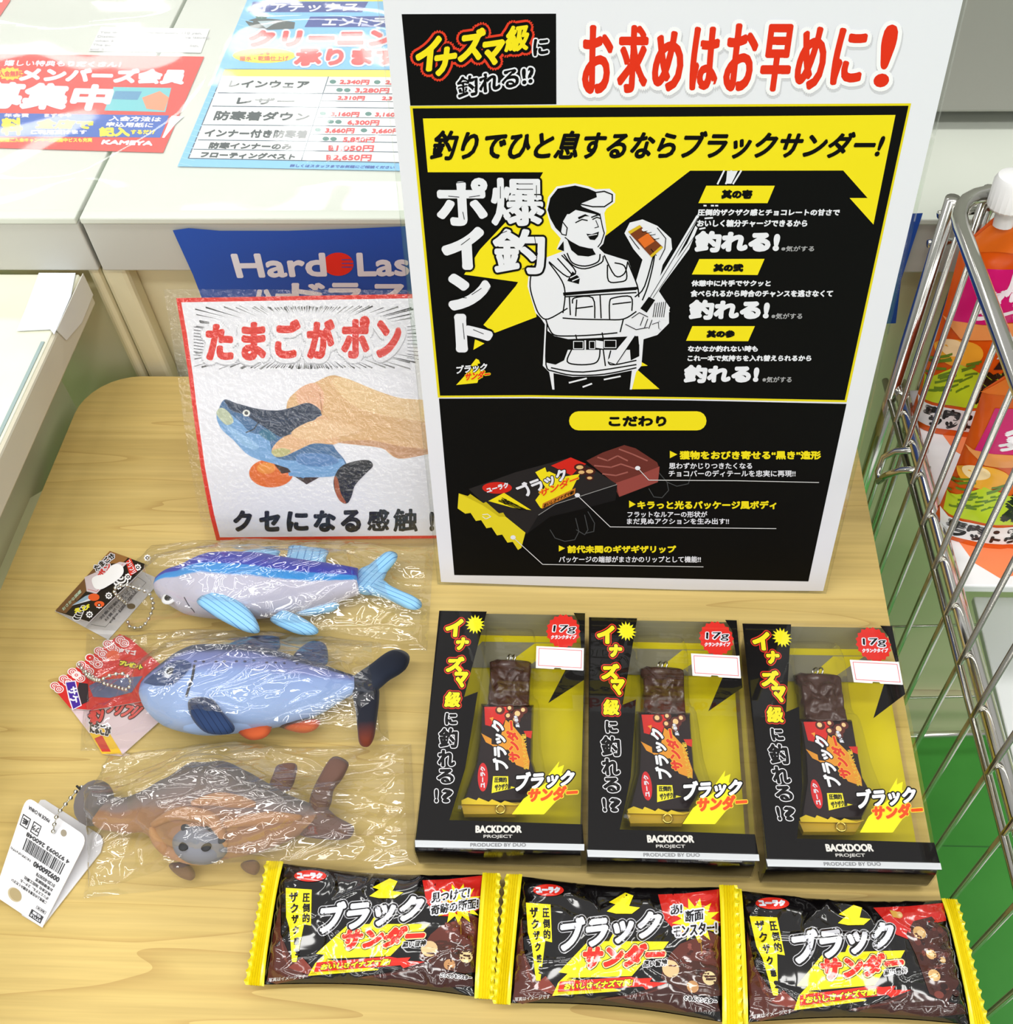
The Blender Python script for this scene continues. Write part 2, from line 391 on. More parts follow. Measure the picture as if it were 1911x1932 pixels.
P.poly([(1013, 313), (2276, 318), (2286, 737), (1788, 730), (853, 711)], (244, 248, 246), 3)
P.poly([(1013, 313), (2276, 318), (2277, 350), (1000, 343)], (250, 238, 90), 4)
for (a, b) in (((983, 418), (2278, 426)), ((958, 478), (2280, 492)), ((915, 562), (2282, 574)), ((893, 630), (2284, 648)), ((872, 672), (2285, 692))): P.line([a, b], 3.5, (60, 90, 110), 5)
P.line([(1480, 345), (1358, 722)], 3.5, (60, 90, 110), 5)
for (a, b) in (((1470, 385), (2276, 392)), ((1450, 455), (2276, 462)), ((1428, 528), (2281, 536)), ((1407, 605), (2282, 614))): P.line([a, b], 2.5, (60, 90, 110), 5)
DK = (40, 60, 62)
for s_, q_ in (('レインウェア', [(1042, 362), (1395, 366), (1385, 396), (1030, 392)]), ('レザー', [(1075, 440), (1330, 444), (1322, 470), (1065, 468)]), ('防寒着ダウン', [(978, 500), (1398, 508), (1388, 544), (962, 540)]),
               ('インナー付き防寒着', [(930, 582), (1388, 588), (1380, 622), (918, 615)]), ('防寒インナーのみ', [(950, 642), (1318, 648), (1310, 674), (940, 668)]), ('フローティングベスト', [(912, 684), (1332, 694), (1325, 718), (900, 708)])):
    P.text(s_, q_, DK, 5, 2)
PR = (226, 62, 66)
for s_, x, y, w, hh in (('2,340円', 1530, 359, 130, 20), ('2,340円', 1735, 361, 140, 20), ('3,280円', 1600, 396, 150, 22), ('2,310円', 1520, 432, 120, 18), ('2,310円', 1720, 434, 120, 18), ('3,160円', 1490, 504, 125, 20), ('3,160円', 1690, 506, 125, 20), ('6,300円', 1565, 541, 140, 22), ('3,660円', 1465, 577, 128, 22), ('3,660円', 1675, 579, 128, 22), ('5,850円', 1545, 617, 140, 24), ('1,050円', 1515, 654, 165, 27), ('2,650円', 1500, 696, 170, 27)):
    P.text(s_, [(x+5, y), (x+w+5, y+2), (x+w, y+hh+2), (x, y+hh)], PR, 5, 1.6)
for x, y in ((1500, 368), (1700, 370), (1530, 405), (1565, 406), (1455, 511), (1660, 513), (1490, 548), (1525, 549), (1433, 585), (1640, 587), (1468, 625), (1503, 626)): P.ell(x, y, 15, 9, (70, 130, 120), 5, 14)
for x, y in ((1480, 655), (1470, 698)): P.text('税込', (x, y, x+22, y+24), PR, 5, 1)
P.text('詳しくはスタッフまでお気軽にご相談ください', [(1310, 740), (1780, 748), (1775, 760), (1305, 752)], (40, 90, 170), 3, .6)
tag(p.build('price_list'), 'light blue price list for cleaning with red prices on the shelf top', 'price list')
p = Part(); P = Print(p, paper_on(ZT+.0005), rough=.35, tr=lambda x, y: cF(x, y))
FR = (226, 60, 46)
P.poly([(-300, 238), (920, 255), (735, 688), (-430, 655)], FR, 1)
P.text('嬉しい特典もりだくさん！', [(25, 270), (548, 280), (540, 302), (18, 296)], WHT, 3, 1.2)
P.star(45, 332, 62, 48, 14, (250, 210, 40), 2, 0, .5); P.text('入会無料', (-5, 320, 95, 345), FR, 3, 1)
P.text('メンバーズ会員', [(108, 308), (842, 318), (822, 376), (88, 362)], WHT, 3, 6)
P.text('募集中', [(-70, 375), (512, 390), (480, 492), (-115, 480)], WHT, 3, 9)
P.poly([(512, 392), (772, 396), (745, 505), (470, 498)], (110, 200, 206), 2)
P.poly([(640, 440), (720, 410), (762, 440), (740, 500), (660, 490)], (240, 150, 110), 3); P.poly([(520, 410), (640, 412), (620, 450), (505, 446)], (80, 150, 190), 3)
P.poly([(-340, 505), (762, 520), (722, 620), (-390, 612)], (38, 96, 190), 2)
P.poly([(772, 522), (830, 524), (790, 560), (740, 622), (730, 620)], WHT, 2)
P.text('料', (10, 535, 98, 605), (250, 225, 50), 3, 5); P.text('年会費', (20, 512, 130, 528), WHT, 3, 1); P.text('まずやや', (200, 512, 320, 528), WHT, 3, 1)
P.text('全店で', [(178, 538), (425, 545), (408, 580), (158, 576)], (250, 225, 50), 3, 4); P.text('ご利用頂けます', (140, 586, 390, 604), WHT, 3, 1.5)
P.text('入会方法は', [(500, 522), (728, 528), (722, 548), (490, 544)], WHT, 3, 1.5); P.text('申込用紙に', [(485, 550), (692, 555), (686, 574), (476, 570)], WHT, 3, 1.5)
P.text('記入', (450, 576, 582, 612), (250, 225, 50), 3, 4); P.text('するだけ', (590, 586, 698, 604), (250, 225, 50), 3, 1.5)
P.text('新規ご入会キャンペーン実施中ビスも充実', (0, 622, 415, 640), (250, 225, 50), 3, 1)
P.text('KAMEYA', [(466, 632), (690, 638), (684, 654), (458, 648)], WHT, 3, 3)
tag(p.build('membership_flyer'), 'red and blue membership flyer with large white writing on the shelf top', 'flyer')
p = Part(); P = Print(p, paper_on(ZT+.0005), rough=.4, tr=lambda x, y: cF(x, y))
P.poly([(455, 120), (945, 130), (905, 238), (400, 230)], (236, 238, 236), 1)
for i, s_ in enumerate(('You will get 2 points for every 110 yen.', 'Discount tickets for 500 yen will be issued', 'when 500 points are collected.', 'The points are doubled on the 5th, 15th,', 'and 25th of every month.')):
    w = (460, 500, 355, 480, 300)[i]; y = 140+i*19; x = 448-i*11
    P.text(s_, [(x+4, y), (x+w+4, y+5), (x+w, y+17), (x, y+12)], (196, 198, 200), 3, .5)
tag(p.build('paper_note'), 'small white note with five lines of faint grey English text', 'note')
p = Part(); P = Print(p, paper_on(ZT+.0005), rough=.4, tr=lambda x, y: cF(x, y))
P.poly([(-120, -120), (70, -120), (45, 5), (0, 72), (-160, 75)], (232, 90, 80), 1); P.poly([(-100, -100), (40, -100), (10, 10), (-110, 20)], (240, 240, 236), 2)
tag(p.build('pink_flyer'), 'corner of a pink flyer lying above the paper note', 'flyer')
# clear vinyl sheet over the papers
p = Part(); NU, NV = 110, 90; pts = []
for j in range(NV):
    for i in range(NU):
        x = -.62+i/(NU-1)*.62; y = YL+.004+j/(NV-1)*.36
        w = noise.noise(Vector((x*9, y*7, 3.1)))+.5*noise.noise(Vector((x*21, y*15, 8)))
        w2 = 1-abs(noise.noise(Vector((x*6+y*3, y*5-x*2, 1.7))))
        edge = min(1, (y-YL)/.03)
        pts.append((x, y, ZT+.0016+edge*(.0016+.0013*w+.0022*max(0, w2-.55)**2*4)))
p.grid(pts, NU, NV, film('clear_vinyl', .024, (1, 1, 1), .04, haze=.08))
tag(p.build('vinyl_sheet', smooth=True), 'clear vinyl sheet laid over the red flyer and the price list', 'plastic sheet')
# ------------------------------------------------------------------ blue sign hanging from the lip
pl = lambda x, y, h=0.: PY(x, y, YL-.0012-h)
p = Part()
pa = [cF(778, 1038), cF(850, 1028), cF(990, 1040), cF(1300, 1040), cF(1600, 1030), cF(1825, 1020), (1000, 418), (1500, 410), (1741, 402), (1700, 528), (1690, 610), (1200, 630), (760, 640), (410, 640), cF(870, 1240)]
P = Print(p, pl, rough=.5); BLU = (34, 80, 176)
P.poly(pa, BLU, 1)
P.text('Hard', [(437, 481), (611, 479), (615, 520), (449, 523)], WHT, 3, 2.2)
P.ell(638, 498.5, 29, 22, (232, 44, 34), 3); P.line([(645, 490), (665, 490)], 1.5, BLU, 5); P.line([(645, 497), (667, 497)], 1.5, BLU, 5); P.line([(645, 504), (664, 504)], 1.5, BLU, 5)
P.text('Laser', [(674, 479), (842, 478), (842, 518), (677, 520)], WHT, 3, 2.2)
P.chars('ハードラス', [(476, 548, 516, 578), (522, 556, 548, 566), (552, 536, 611, 570), (622, 536, 679, 570), (702, 538, 768, 572)], WHT, bold=2.5)
p.add([pl(x, y, -.0008) for x, y in pa], [[i for i in range(len(pa))]], mat((225, 225, 225)))
tag(p.build('shelf_sign'), 'blue paper sign with white lettering and a red disc hanging on the shelf lip', 'sign')
# ------------------------------------------------------------------ counter on the left
ZC = .08; CT = noisy('pale_cream_top', (222, 222, 198), (236, 236, 220), 7, .3, .5); BAND = mat((206, 200, 178), .4)
XC = PZ(104, 629, ZC).x
t = thing('display_counter', 'cream topped white counter standing left of the table with white tape on its corner', 'counter', (-.5, .3, -.515))
zbd = PX(100, 758, XC).z
p = Part(); p.box((-1.0, -.4, ZC-.006), (XC-.002, YL-.0005, ZC), CT, .001); p.build('top', t)
p = Part(); p.box((XC-.018, -.4, zbd), (XC, YL-.0005, ZC-.001), BAND, .0015); p.box((XC-.0055, -.4, ZC), (XC-.0035, YL-.06, ZC+.0006), mat((150, 170, 168), .4)); p.build('edge_band', t)
XP = PY(150, 720, YP).x
p = Part(); p.box((XP-.012, -.4, -.40), (XP, YL-.001, zbd+.002), mat((222, 217, 184), .45)); p.build('side_panel', t)
zd = -.025; d1, d2 = PZ(100, 914, zd), PZ(30, 955, zd)
k_ = (d2-d1); dA = d1+k_*((-.335-d1.x)/k_.x); dB = d1+k_*((XP-.0-d1.x)/k_.x)
p = Part(); p.prism([dA, dB, Vector((XP, -.38, zd)), Vector((-.335, -.38, zd))], (0, 0, -.012), mat((236, 240, 204), .4)); p.build('lower_ledge', t)
p = Part(); p.box((-1.0, -.38, -.515), (XP-.012, YL-.004, -.40), PANEL); p.build('base', t)
p = Part(); tq = [(78, 507), (147, 507), (134, 560), (112, 632), (95, 622), (32, 625), (50, 580)]
tp = [PZ(x, y, ZC+.0008) for x, y in tq]; tp = [Vector((min(v.x, XC+.0006), min(v.y, YL-.001), v.z)) for v in tp]
p.prism(tp, (0, 0, .0004), mat((226, 232, 238), .55))
p.prism([(XC+.0003, tp[1].y, ZC+.0008), (XC+.0003, tp[3].y+.004, ZC+.0008), (XC+.0003, tp[3].y+.008, zbd+.012), (XC+.0003, tp[3].y+.03, zbd+.006), (XC+.0003, tp[1].y, zbd+.007)], (.0004, 0, 0), mat((222, 222, 214), .55))
o = p.build('paper_tape', t); o['label'] = 'strip of white tape folded over the counter corner'
# ------------------------------------------------------------------ tall poster in its clear stand
UP = Vector((.0181, .1856, .9825)).normalized()
b0 = PZ(832, 1098, .003); b1 = PZ(1553, 1115, .003)
PN = (b1-b0).cross(UP)
post = Plane(b0, PN); PN = post.n
A = lambda x, y: (720+x/3.185, y/3.185)
B = lambda x, y: (1250+x/2.891, y/2.891)
C = lambda x, y: (1200+x/2.356, 300+y/2.356)
D = lambda x, y: (780+x/3.22, 540+y/3.22)
def bb(f, x0, y0, x1, y1): return f(x0, y0)+f(x1, y1)
def kcol(x): return .10-.335*(x-728)/1085       # how upright lines of the sheet lean across the frame
def up_quad(x0, y0, x1, y1):
    h = (y1-y0)/2; a, b = kcol(x0)*h, kcol(x1)*h
    return [(x0-a, y0), (x1-b, y0), (x1+b, y1), (x0+a, y1)]
p = Part(); P = Print(p, post, rough=.6, spec=.12, dh=4e-5)
pout = [(721.5, -6), (1818.5, -8), (1553, 1115), (832, 1098)]
P.poly([(721.5, -6), (1000, -8), (1500, -8), (1818.5, -8), (1553, 1115), (1300, 1113), (1000, 1104), (832, 1098)], WHT, 0)
P.poly([A(120, 85), A(1048, 82), A(1050, 627), A(172, 635)], BLK, 1)
for ch, q in zip('イナズマ級', ((205, 228, 345, 425), (315, 288, 440, 448), (465, 180, 610, 362), (600, 250, 725, 388), (742, 152, 882, 308))):
    d = .09*(q[2]-q[0]); f = [A(q[0]+18, q[1]+d), A(q[2]+8, q[1]-d*.5), A(q[2]-8, q[3]-d), A(q[0], q[3]+d*.3)]
    P.text(ch, f, YEL, 3, 2.2 if ch == '級' else 3.4, 6, BLK, 4.5, (222, 60, 36))
P.text('に', [A(915, 240), A(1000, 232), A(996, 322), A(915, 334)], BLK, 3, 1.6, 2.6, WHT)
P.text('釣れる!?', [A(456, 470), A(908, 388), A(912, 500), A(462, 588)], BLK, 3, 1.8, 3, WHT)
hb = [bb(A, 1205, 150, 1390, 566), bb(A, 1418, 150, 1603, 560), bb(A, 1628, 185, 1815, 552), (1303, 50, 1357, 171), (1368, 44, 1428, 173), (1437, 45, 1495, 173), (1503, 50, 1559, 170), (1572, 52, 1632, 161), (1657, 46, 1687, 165)]
for ch, q in zip('お求めはお早めに!', hb):
    f = up_quad(*q); ob = 3.6
    f = [(f[0][0]+ob, f[0][1]+ob), (f[1][0]-ob, f[1][1]+ob), (f[2][0]-ob, f[2][1]-ob), (f[3][0]+ob, f[3][1]-ob)]
    P.text(ch, [(x+1, y+4) for x, y in f], (206, 206, 214), 1, ob, 9, (206, 206, 214)); P.text(ch, f, (222, 50, 24), 3, ob, 8, (242, 242, 247))
# framed black panel
FY = (226, 210, 30)
P.poly([(773, 200), (1719, 195), (1597, 759), (1300, 753), (1000, 749), (826, 750)], FY, 1)
P.poly([(778.5, 204.5), (1714, 199.5), (1593.5, 755), (1300, 749.5), (1000, 745.5), (830, 746.5)], BLK, 2)
P.poly([(828, 752), (1000, 751.5), (1300, 755.5), (1597, 762), (1525, 1097), (1200, 1090), (857, 1085)], BLK, 1)
P.poly([A(248, 712), (1300, 220), B(1270, 627), B(1150, 1225), B(1020, 1080), B(1118, 1080), B(985, 930), B(150, 931), A(1345, 1417), (1010, 560), (1012, 598), D(490, 285), D(425, 235), D(620, 0), A(820, 1695), A(495, 1650), A(590, 1500), (1000, 370), A(970, 1035), A(277, 1035)], YEL, 3)
P.poly([(1140, 650), (1195, 674), (1222, 690), (1196, 692), (1244, 734), (1140, 735)], YEL, 3)
P.poly([(896, 640), (914, 648), (893, 660)], YEL, 3)
P.text('釣りでひと息するならブラックサンダー!', [(825, 247), (1673, 250), (1655, 297), (811, 301)], BLK, 5, 1.9)
for ch, q in zip('ポイント爆釣', (bb(A, 325, 1068, 640, 1358), bb(A, 358, 1362, 620, 1622), bb(A, 388, 1640, 660, 1870), (858, 592, 930, 665), bb(A, 655, 1068, 978, 1358), bb(A, 668, 1374, 982, 1648))):
    if ch == 'ン': q = (844, 516, 926, 586)
    k = 4.4 if ch == 'ポ' else 6 if ch in 'イント' else 3.2; f = up_quad(q[0]+k, q[1]+k, q[2]-k, q[3]-k)
    P.text(ch, f, WHT, 6, k, 4, BLK)
# bubble glints on the bubble letters
for a, b in (((862, 345), (880, 343)), ((846, 370), (866, 372)), ((885, 372), (905, 369)), ((873, 400), (876, 414)), ((886, 450), (870, 462)), ((892, 470), (894, 492)), ((850, 560), (880, 562)), ((890, 556), (908, 544)), ((873, 610), (876, 640)), ((893, 622), (912, 630)), ((944, 352), (944, 374)), ((1012, 350), (1012, 372)), ((1008, 445), (1014, 480)), ((946, 440), (956, 436)), ((985, 508), (1004, 500))): P.line([a, b], 1.3, BLK, 8.6)
# fisherman drawing: white halo, then white figure with black line work
Wf = WHT
halo = [(1030, 395), (1034, 372), (1050, 352), (1085, 346), (1112, 352), (1124, 357), (1150, 356), (1161, 366), (1160, 382), (1144, 394), (1140, 402), (1144, 436), (1138, 460), (1130, 468), (1140, 478), (1185, 492), (1200, 530), (1212, 490), (1195, 470), (1178, 440), (1188, 420), (1212, 414), (1240, 426), (1266, 450), (1268, 470), (1250, 500), (1240, 545), (1262, 578), (1262, 610), (1240, 632), (1214, 640), (1210, 690), (1200, 702), (1192, 735), (1042, 735), (1036, 702), (1024, 690), (1028, 612), (1020, 600), (1010, 590), (995, 540), (998, 510), (1014, 492), (1062, 474), (1050, 470), (1058, 450), (1040, 430)]
P.poly(halo, Wf, 4)
P.poly([(1033, 396), (1038, 374), (1052, 356), (1085, 350), (1110, 356), (1124, 362), (1126, 372), (1094, 385), (1098, 390), (1130, 402), (1132, 408), (1122, 404), (1086, 396), (1074, 404), (1070, 404), (1062, 418), (1058, 440), (1048, 430), (1038, 412)], BLK, 5)
P.line([(1094, 385), (1118, 364), (1140, 361), (1155, 367), (1155, 380), (1140, 390), (1118, 390), (1094, 385)], 2.4, BLK, 6)
P.line([(1056, 420), (1060, 417), (1070, 430), (1068, 444), (1060, 442), (1054, 430)], 2, BLK, 6)
P.line([(1066, 448), (1076, 456), (1098, 468), (1118, 470)], 2, BLK, 6); P.line([(1132, 406), (1137, 430), (1140, 440), (1134, 458), (1128, 466)], 2, BLK, 6)
P.poly([(1090, 410), (1104, 404), (1112, 408), (1104, 408), (1092, 414)], BLK, 6); P.line([(1086, 420), (1098, 414), (1108, 416)], 2.2, BLK, 6); P.line([(1118, 414), (1126, 410), (1132, 412)], 2.2, BLK, 6); P.line([(1116, 410), (1132, 404)], 2.5, BLK, 6)
P.line([(1124, 416), (1129, 428), (1122, 430)], 1.5, BLK, 6); P.poly([(1106, 441), (1116, 442), (1130, 437), (1128, 446), (1122, 453), (1113, 452)], BLK, 6); P.line([(1110, 445), (1126, 442)], 1.5, Wf, 8)
P.poly([(1070, 452), (1092, 464), (1118, 470), (1124, 480), (1110, 484), (1090, 482), (1078, 472)], BLK, 6)
P.poly([(1063, 455), (1052, 470), (1064, 474)], BLK, 6)
for l in ([(1070, 478), (1080, 496), (1104, 502), (1128, 494), (1132, 480)], [(1064, 480), (1080, 500), (1104, 507), (1134, 496), (1138, 484)], [(1036, 494), (1070, 522), (1086, 512), (1060, 482)], [(1052, 488), (1078, 517)], [(1140, 482), (1160, 520), (1178, 516), (1184, 494)],
          [(1014, 494), (1004, 510), (1000, 540), (1008, 572), (1018, 594), (1034, 602), (1070, 582)], [(1036, 496), (1060, 530), (1066, 556), (1062, 590)], [(1184, 494), (1202, 538), (1205, 560)], [(1068, 556), (1200, 546)],
          [(1066, 560), (1200, 552)], [(1146, 500), (1148, 530), (1168, 532), (1182, 526), (1178, 502), (1160, 496)], [(1074, 560), (1076, 594)], [(1080, 572), (1084, 562), (1118, 562), (1122, 600)], [(1086, 582), (1118, 578)], [(1088, 566), (1086, 596)], [(1132, 556), (1134, 600)], [(1150, 602), (1150, 570), (1158, 562), (1190, 560), (1192, 586)], [(1156, 574), (1190, 570)],
          [(1062, 600), (1090, 602), (1140, 603), (1176, 602), (1200, 588)], [(1030, 604), (1036, 620), (1046, 632), (1072, 634), (1120, 632), (1164, 628)], [(1176, 602), (1170, 626)], [(1198, 560), (1216, 540), (1236, 470)], [(1236, 470), (1232, 500), (1222, 540), (1212, 566)], [(1032, 612), (1030, 688), (1042, 700)],
          [(1078, 660), (1070, 682), (1090, 688), (1120, 686), (1130, 676), (1132, 658)], [(1138, 660), (1142, 690)], [(1152, 662), (1148, 684), (1160, 688), (1200, 680)], [(1042, 700), (1080, 708), (1140, 706), (1200, 694)], [(1040, 694), (1100, 702), (1200, 688)], [(1088, 640), (1086, 632)], [(1136, 628), (1138, 640)]): P.line([tuple(v.xy) for v in catmull([Vector((a_, b_, 0)) for a_, b_ in l], 4)] if len(l) > 2 else l, 2.5, BLK, 5)
P.poly([(1062, 552), (1202, 541), (1203, 546), (1063, 558)], BLK, 6); P.poly([(1080, 512), (1094, 524), (1092, 536), (1070, 530)], BLK, 6); P.line([(1076, 524), (1094, 515)], 2, Wf, 8); P.line([(1080, 530), (1094, 524)], 2, Wf, 8)
P.poly([(1030, 622), (1046, 634), (1072, 640), (1204, 634), (1206, 656), (1190, 660), (1072, 660), (1030, 652)], BLK, 5)
P.poly([(1030, 652), (1072, 658), (1064, 680), (1048, 688), (1030, 684)], BLK, 5); P.poly([(1188, 655), (1206, 650), (1206, 672), (1190, 680)], BLK, 5)
for a in ((1082, 644, 1100, 658), (1112, 644, 1122, 658), (1140, 642, 1162, 656)): P.line([(a[0], a[1]), (a[2], a[1]), (a[2], a[3]), (a[0], a[3])], 1.4, Wf, 8, True)
P.poly([(1124, 642), (1138, 644), (1138, 658), (1124, 656)], Wf, 8); P.line([(1104, 643), (1104, 659)], 3, Wf, 8)
P.poly([(1044, 704), (1080, 711), (1140, 709), (1192, 699), (1188, 735), (1046, 735)], BLK, 5)
for l in ([(1074, 722), (1106, 714)], [(1100, 730), (1116, 724)], [(1140, 716), (1170, 710)]): P.line(l, 3, Wf, 8)
# rod, reel and raised hand with the small bar
P.poly([(1150, 684), (1146, 680), (1188, 630), (1198, 634), (1162, 688)], Wf, 8); P.line([(1150, 684), (1162, 688), (1198, 634)], 1.6, BLK, 8.5)
P.poly([(1208, 582), (1224, 560), (1236, 566), (1220, 590)], BLK, 7)
P.poly([(1222, 560), (1314, 406), (1319, 408), (1234, 566)], Wf, 6); P.poly([(1226, 558), (1296, 460), (1312, 426), (1316, 430), (1300, 470), (1232, 562)], Wf, 6); P.line([(1226, 562), (1316, 412)], 1.2, BLK, 8); P.line([(1232, 562), (1314, 440)], 1, BLK, 8)
P.star(1247, 588, 17, 12, 9, Wf, 6); P.poly([(1232, 578), (1248, 566), (1264, 580), (1258, 604), (1240, 602)], Wf, 6)
for i in range(6): P.line([(1236+i*4, 572-i*.5), (1232+i*4, 598)], 1.4, BLK, 8)
P.line([(1228, 612), (1244, 606), (1246, 622), (1234, 628)], 4, Wf, 6); P.line([(1230, 612), (1242, 608), (1243, 620)], 1.2, BLK, 8)
for l in ([(1192, 600), (1206, 590), (1222, 598)], [(1214, 598), (1208, 614)], [(1222, 602), (1216, 618)], [(1230, 604), (1224, 620)], [(1180, 612), (1200, 622), (1222, 618)]): P.line(l, 1.5, BLK, 8)
P.line([(1308, 344), (1321, 345)], .1, BLK, 2)
for a, b in ((B(335, 932), B(300, 1003)), (B(375, 932), B(345, 1002)), (B(428, 932), B(385, 1002))): P.line([a, b], 3.2, WHT, 4)
P.poly([B(352, 932), B(410, 932), B(375, 1002), B(345, 1002)], WHT, 4)
for a, b in (((1328, 388), (1332, 388)), ((1342, 388), (1346, 388)), ((1350, 388), (1354, 388)), ((1330, 412), (1344, 411)), ((1320, 432), (1330, 430))): P.line([a, b], 3, WHT, 4)
P.poly([A(1480, 1392), A(1550, 1352), A(1690, 1485), A(1620, 1545)], (120, 60, 30), 8); P.poly([A(1480, 1392), A(1550, 1352), A(1562, 1364), A(1494, 1406)], (214, 180, 40), 9); P.poly([A(1612, 1536), A(1678, 1478), A(1690, 1488), A(1622, 1548)], (214, 180, 40), 9); P.poly([A(1540, 1440), A(1600, 1400), A(1640, 1450), A(1580, 1490)], (222, 110, 40), 9)
for x, y in ((1580, 1380), (1605, 1388), (1628, 1400), (1650, 1425)): P.ell(*A(x, y), 5.5, 3.4, WHT, 9.5, 12); P.line([A(x-14, y+14), A(x+16, y+8)], 1.2, BLK, 10)
for l in ([(1206, 470), (1198, 460), (1188, 446)], [(1240, 430), (1256, 450), (1254, 470), (1244, 490)], [(1228, 470), (1238, 482)]): P.line(l, 1.6, BLK, 8)
# numbered points on the right
for q, s_, tq in (([B(238, 1013), B(612, 1013), B(572, 1108), B(195, 1108)], '其の壱', bb(B, 322, 1036, 488, 1084)), ([B(200, 1413), B(556, 1412), B(518, 1500), B(160, 1497)], '其の弐', bb(B, 278, 1440, 440, 1482)), ([C(250, 743), C(528, 743), C(498, 810), C(222, 808)], '其の参', bb(C, 314, 762, 438, 794))):
    P.poly(q, YEL, 4); P.text(s_, up_quad(tq[0]+1, tq[1]+1, tq[2]-1, tq[3]-1), BLK, 6, 1.5)
def tx(s_, q, c=WHT, b=.45, lv=5, **k): P.text(s_, up_quad(*q), c, lv, b, **k)
tx('圧倒的ザクザク感とチョコレートの甘さで', bb(B, 192, 1142, 965, 1175), b=.7); tx('おいしく糖分チャージできるから', bb(B, 190, 1200, 788, 1236), b=.7)
tx('休憩中に片手でサクッと', bb(C, 247, 540, 597, 565), b=.7); tx('食べられるから時合のチャンスを逃さなくて', bb(C, 243, 584, 873, 612), b=.7)
tx('なかなか釣れない時も', bb(C, 232, 831, 540, 856), b=.65); tx('これ一本で気持ちを入れ替えられるから', bb(C, 230, 873, 778, 898), b=.65)
tx('釣れる!', bb(B, 184, 1268, 630, 1368), b=3.2); tx('釣れる!', bb(C, 241, 632, 586, 708), b=2.9); tx('釣れる!', bb(C, 218, 921, 540, 990), b=2.7)
for q in (bb(B, 648, 1342, 826, 1371), bb(C, 602, 686, 738, 711), bb(C, 562, 968, 691, 993)): tx('※気がする', q, (170, 170, 174), .25)
# small logo lower left
def logo(Pn, q, s=1., lv=5):
    """two-line lightning logo inside the box q"""
    x0, y0, x1, y1 = q; w, h = x1-x0, y1-y0
    f = lambda u, v: (x0+w*u, y0+h*v)
    Pn.poly([f(.58, 0), f(.42, .28), f(.5, .3), f(.02, 1), f(.62, .92), f(.66, .74), f(.72, .5), f(.62, .2), f(.7, .18), f(.66, 0.05)], YEL, lv)
    Pn.text('ブラック', [f(.04, .28), f(.9, .16), f(.86, .45), f(.02, .58)], WHT, lv+1, s*.9, s*1.6, BLK)
    Pn.text('サンダー', [f(.3, .54), f(1, .44), f(.94, .72), f(.26, .84)], (226, 60, 30), lv+3, s*.9, s*1.2, YEL)
logo(P, bb(D, 255, 440, 470, 600), .9)
# lower half
P.poly([(bb(D, 945, 758, 1780, 875)[0]+18-18*math.cos(a), 794+18*math.sin(a)*-1) for a in [math.pi*.5-i*math.pi/8 for i in range(9)]]+[(bb(D, 945, 758, 1780, 875)[2]-18+18*math.cos(a), 794+18*math.sin(a)) for a in [math.pi*.5-i*math.pi/8 for i in range(9)]], YEL, 3)
P.text('こだわり', bb(D, 1190, 793, 1532, 848), BLK, 5, 1.5)
CH1 = (104, 48, 42); DKW = (38, 35, 36)
P.poly([D(x, y) for x, y in ((1050, 1060), (1150, 1010), (1280, 965), (1350, 985), (1480, 1070), (1495, 1110), (1485, 1190), (1250, 1280), (1200, 1180))], CH1, 3)
P.poly([D(x, y) for x, y in ((1230, 1195), (1360, 1150), (1495, 1095), (1485, 1190), (1250, 1280))], (146, 70, 64), 4)
for l in ([(1120, 1040), (1180, 1060), (1240, 1030), (1300, 1060)], [(1100, 1090), (1200, 1100), (1260, 1080), (1350, 1110)], [(1250, 990), (1330, 1020), (1420, 1060)], [(1150, 1140), (1230, 1150), (1300, 1130)]): P.line([D(*v) for v in l], 2.6, (158, 92, 84), 4)
P.poly([D(x, y) for x, y in ((335, 1232), (620, 1130), (955, 1040), (1050, 1085), (1240, 1205), (1225, 1300), (1000, 1360), (830, 1400), (690, 1505), (520, 1395), (420, 1315))], DKW, 3)
P.poly([D(x, y) for x, y in ((1238, 1205), (1228, 1298), (1000, 1360), (830, 1400), (690, 1505), (760, 1390), (850, 1330), (1040, 1270))], (22, 21, 23), 4); P.line([D(760, 1390), D(860, 1325), D(1235, 1205)], 1.2, (150, 150, 150), 5)
P.poly([D(x, y) for x, y in ((835, 1090), (955, 1040), (1050, 1080), (1010, 1100), (960, 1150))], (206, 40, 30), 4)
for x, y, r in ((1010, 1100, 7), (1070, 1125, 7), (1070, 1165, 5), (1020, 1130, 6)): P.ell(*D(x, y), r*1.6, r, (70, 30, 26), 4.4, 12); P.ell(*D(x, y), r, r*.55, (222, 180, 120), 5, 10)
P.ell(*D(508, 1225), 28, 11, (206, 40, 30), 5, 24, 0); P.text('ユーラク', [D(440, 1228), D(570, 1192), D(578, 1220), D(450, 1255)], WHT, 6, .7)
P.poly([D(x, y) for x, y in ((455, 1305), (550, 1255), (715, 1360), (600, 1345))], YEL, 5); P.text('ザクザク感', [D(500, 1300), D(540, 1285), D(690, 1360), D(650, 1362)], BLK, 6, .6)
P.poly([D(x, y) for x, y in ((740, 1130), (800, 1100), (810, 1130), (825, 1125), (900, 1160), (1010, 1140), (960, 1240), (780, 1350), (770, 1345), (740, 1300), (800, 1220))], YEL, 5)
P.text('ブラック', [D(610, 1215), D(915, 1105), D(935, 1165), D(690, 1280)], WHT, 6, 1.3, 1.6, DKW); P.text('サンダー', [D(765, 1240), D(1000, 1140), D(1000, 1190), D(770, 1280)], (230, 70, 30), 8, 1.1, 1, YEL)
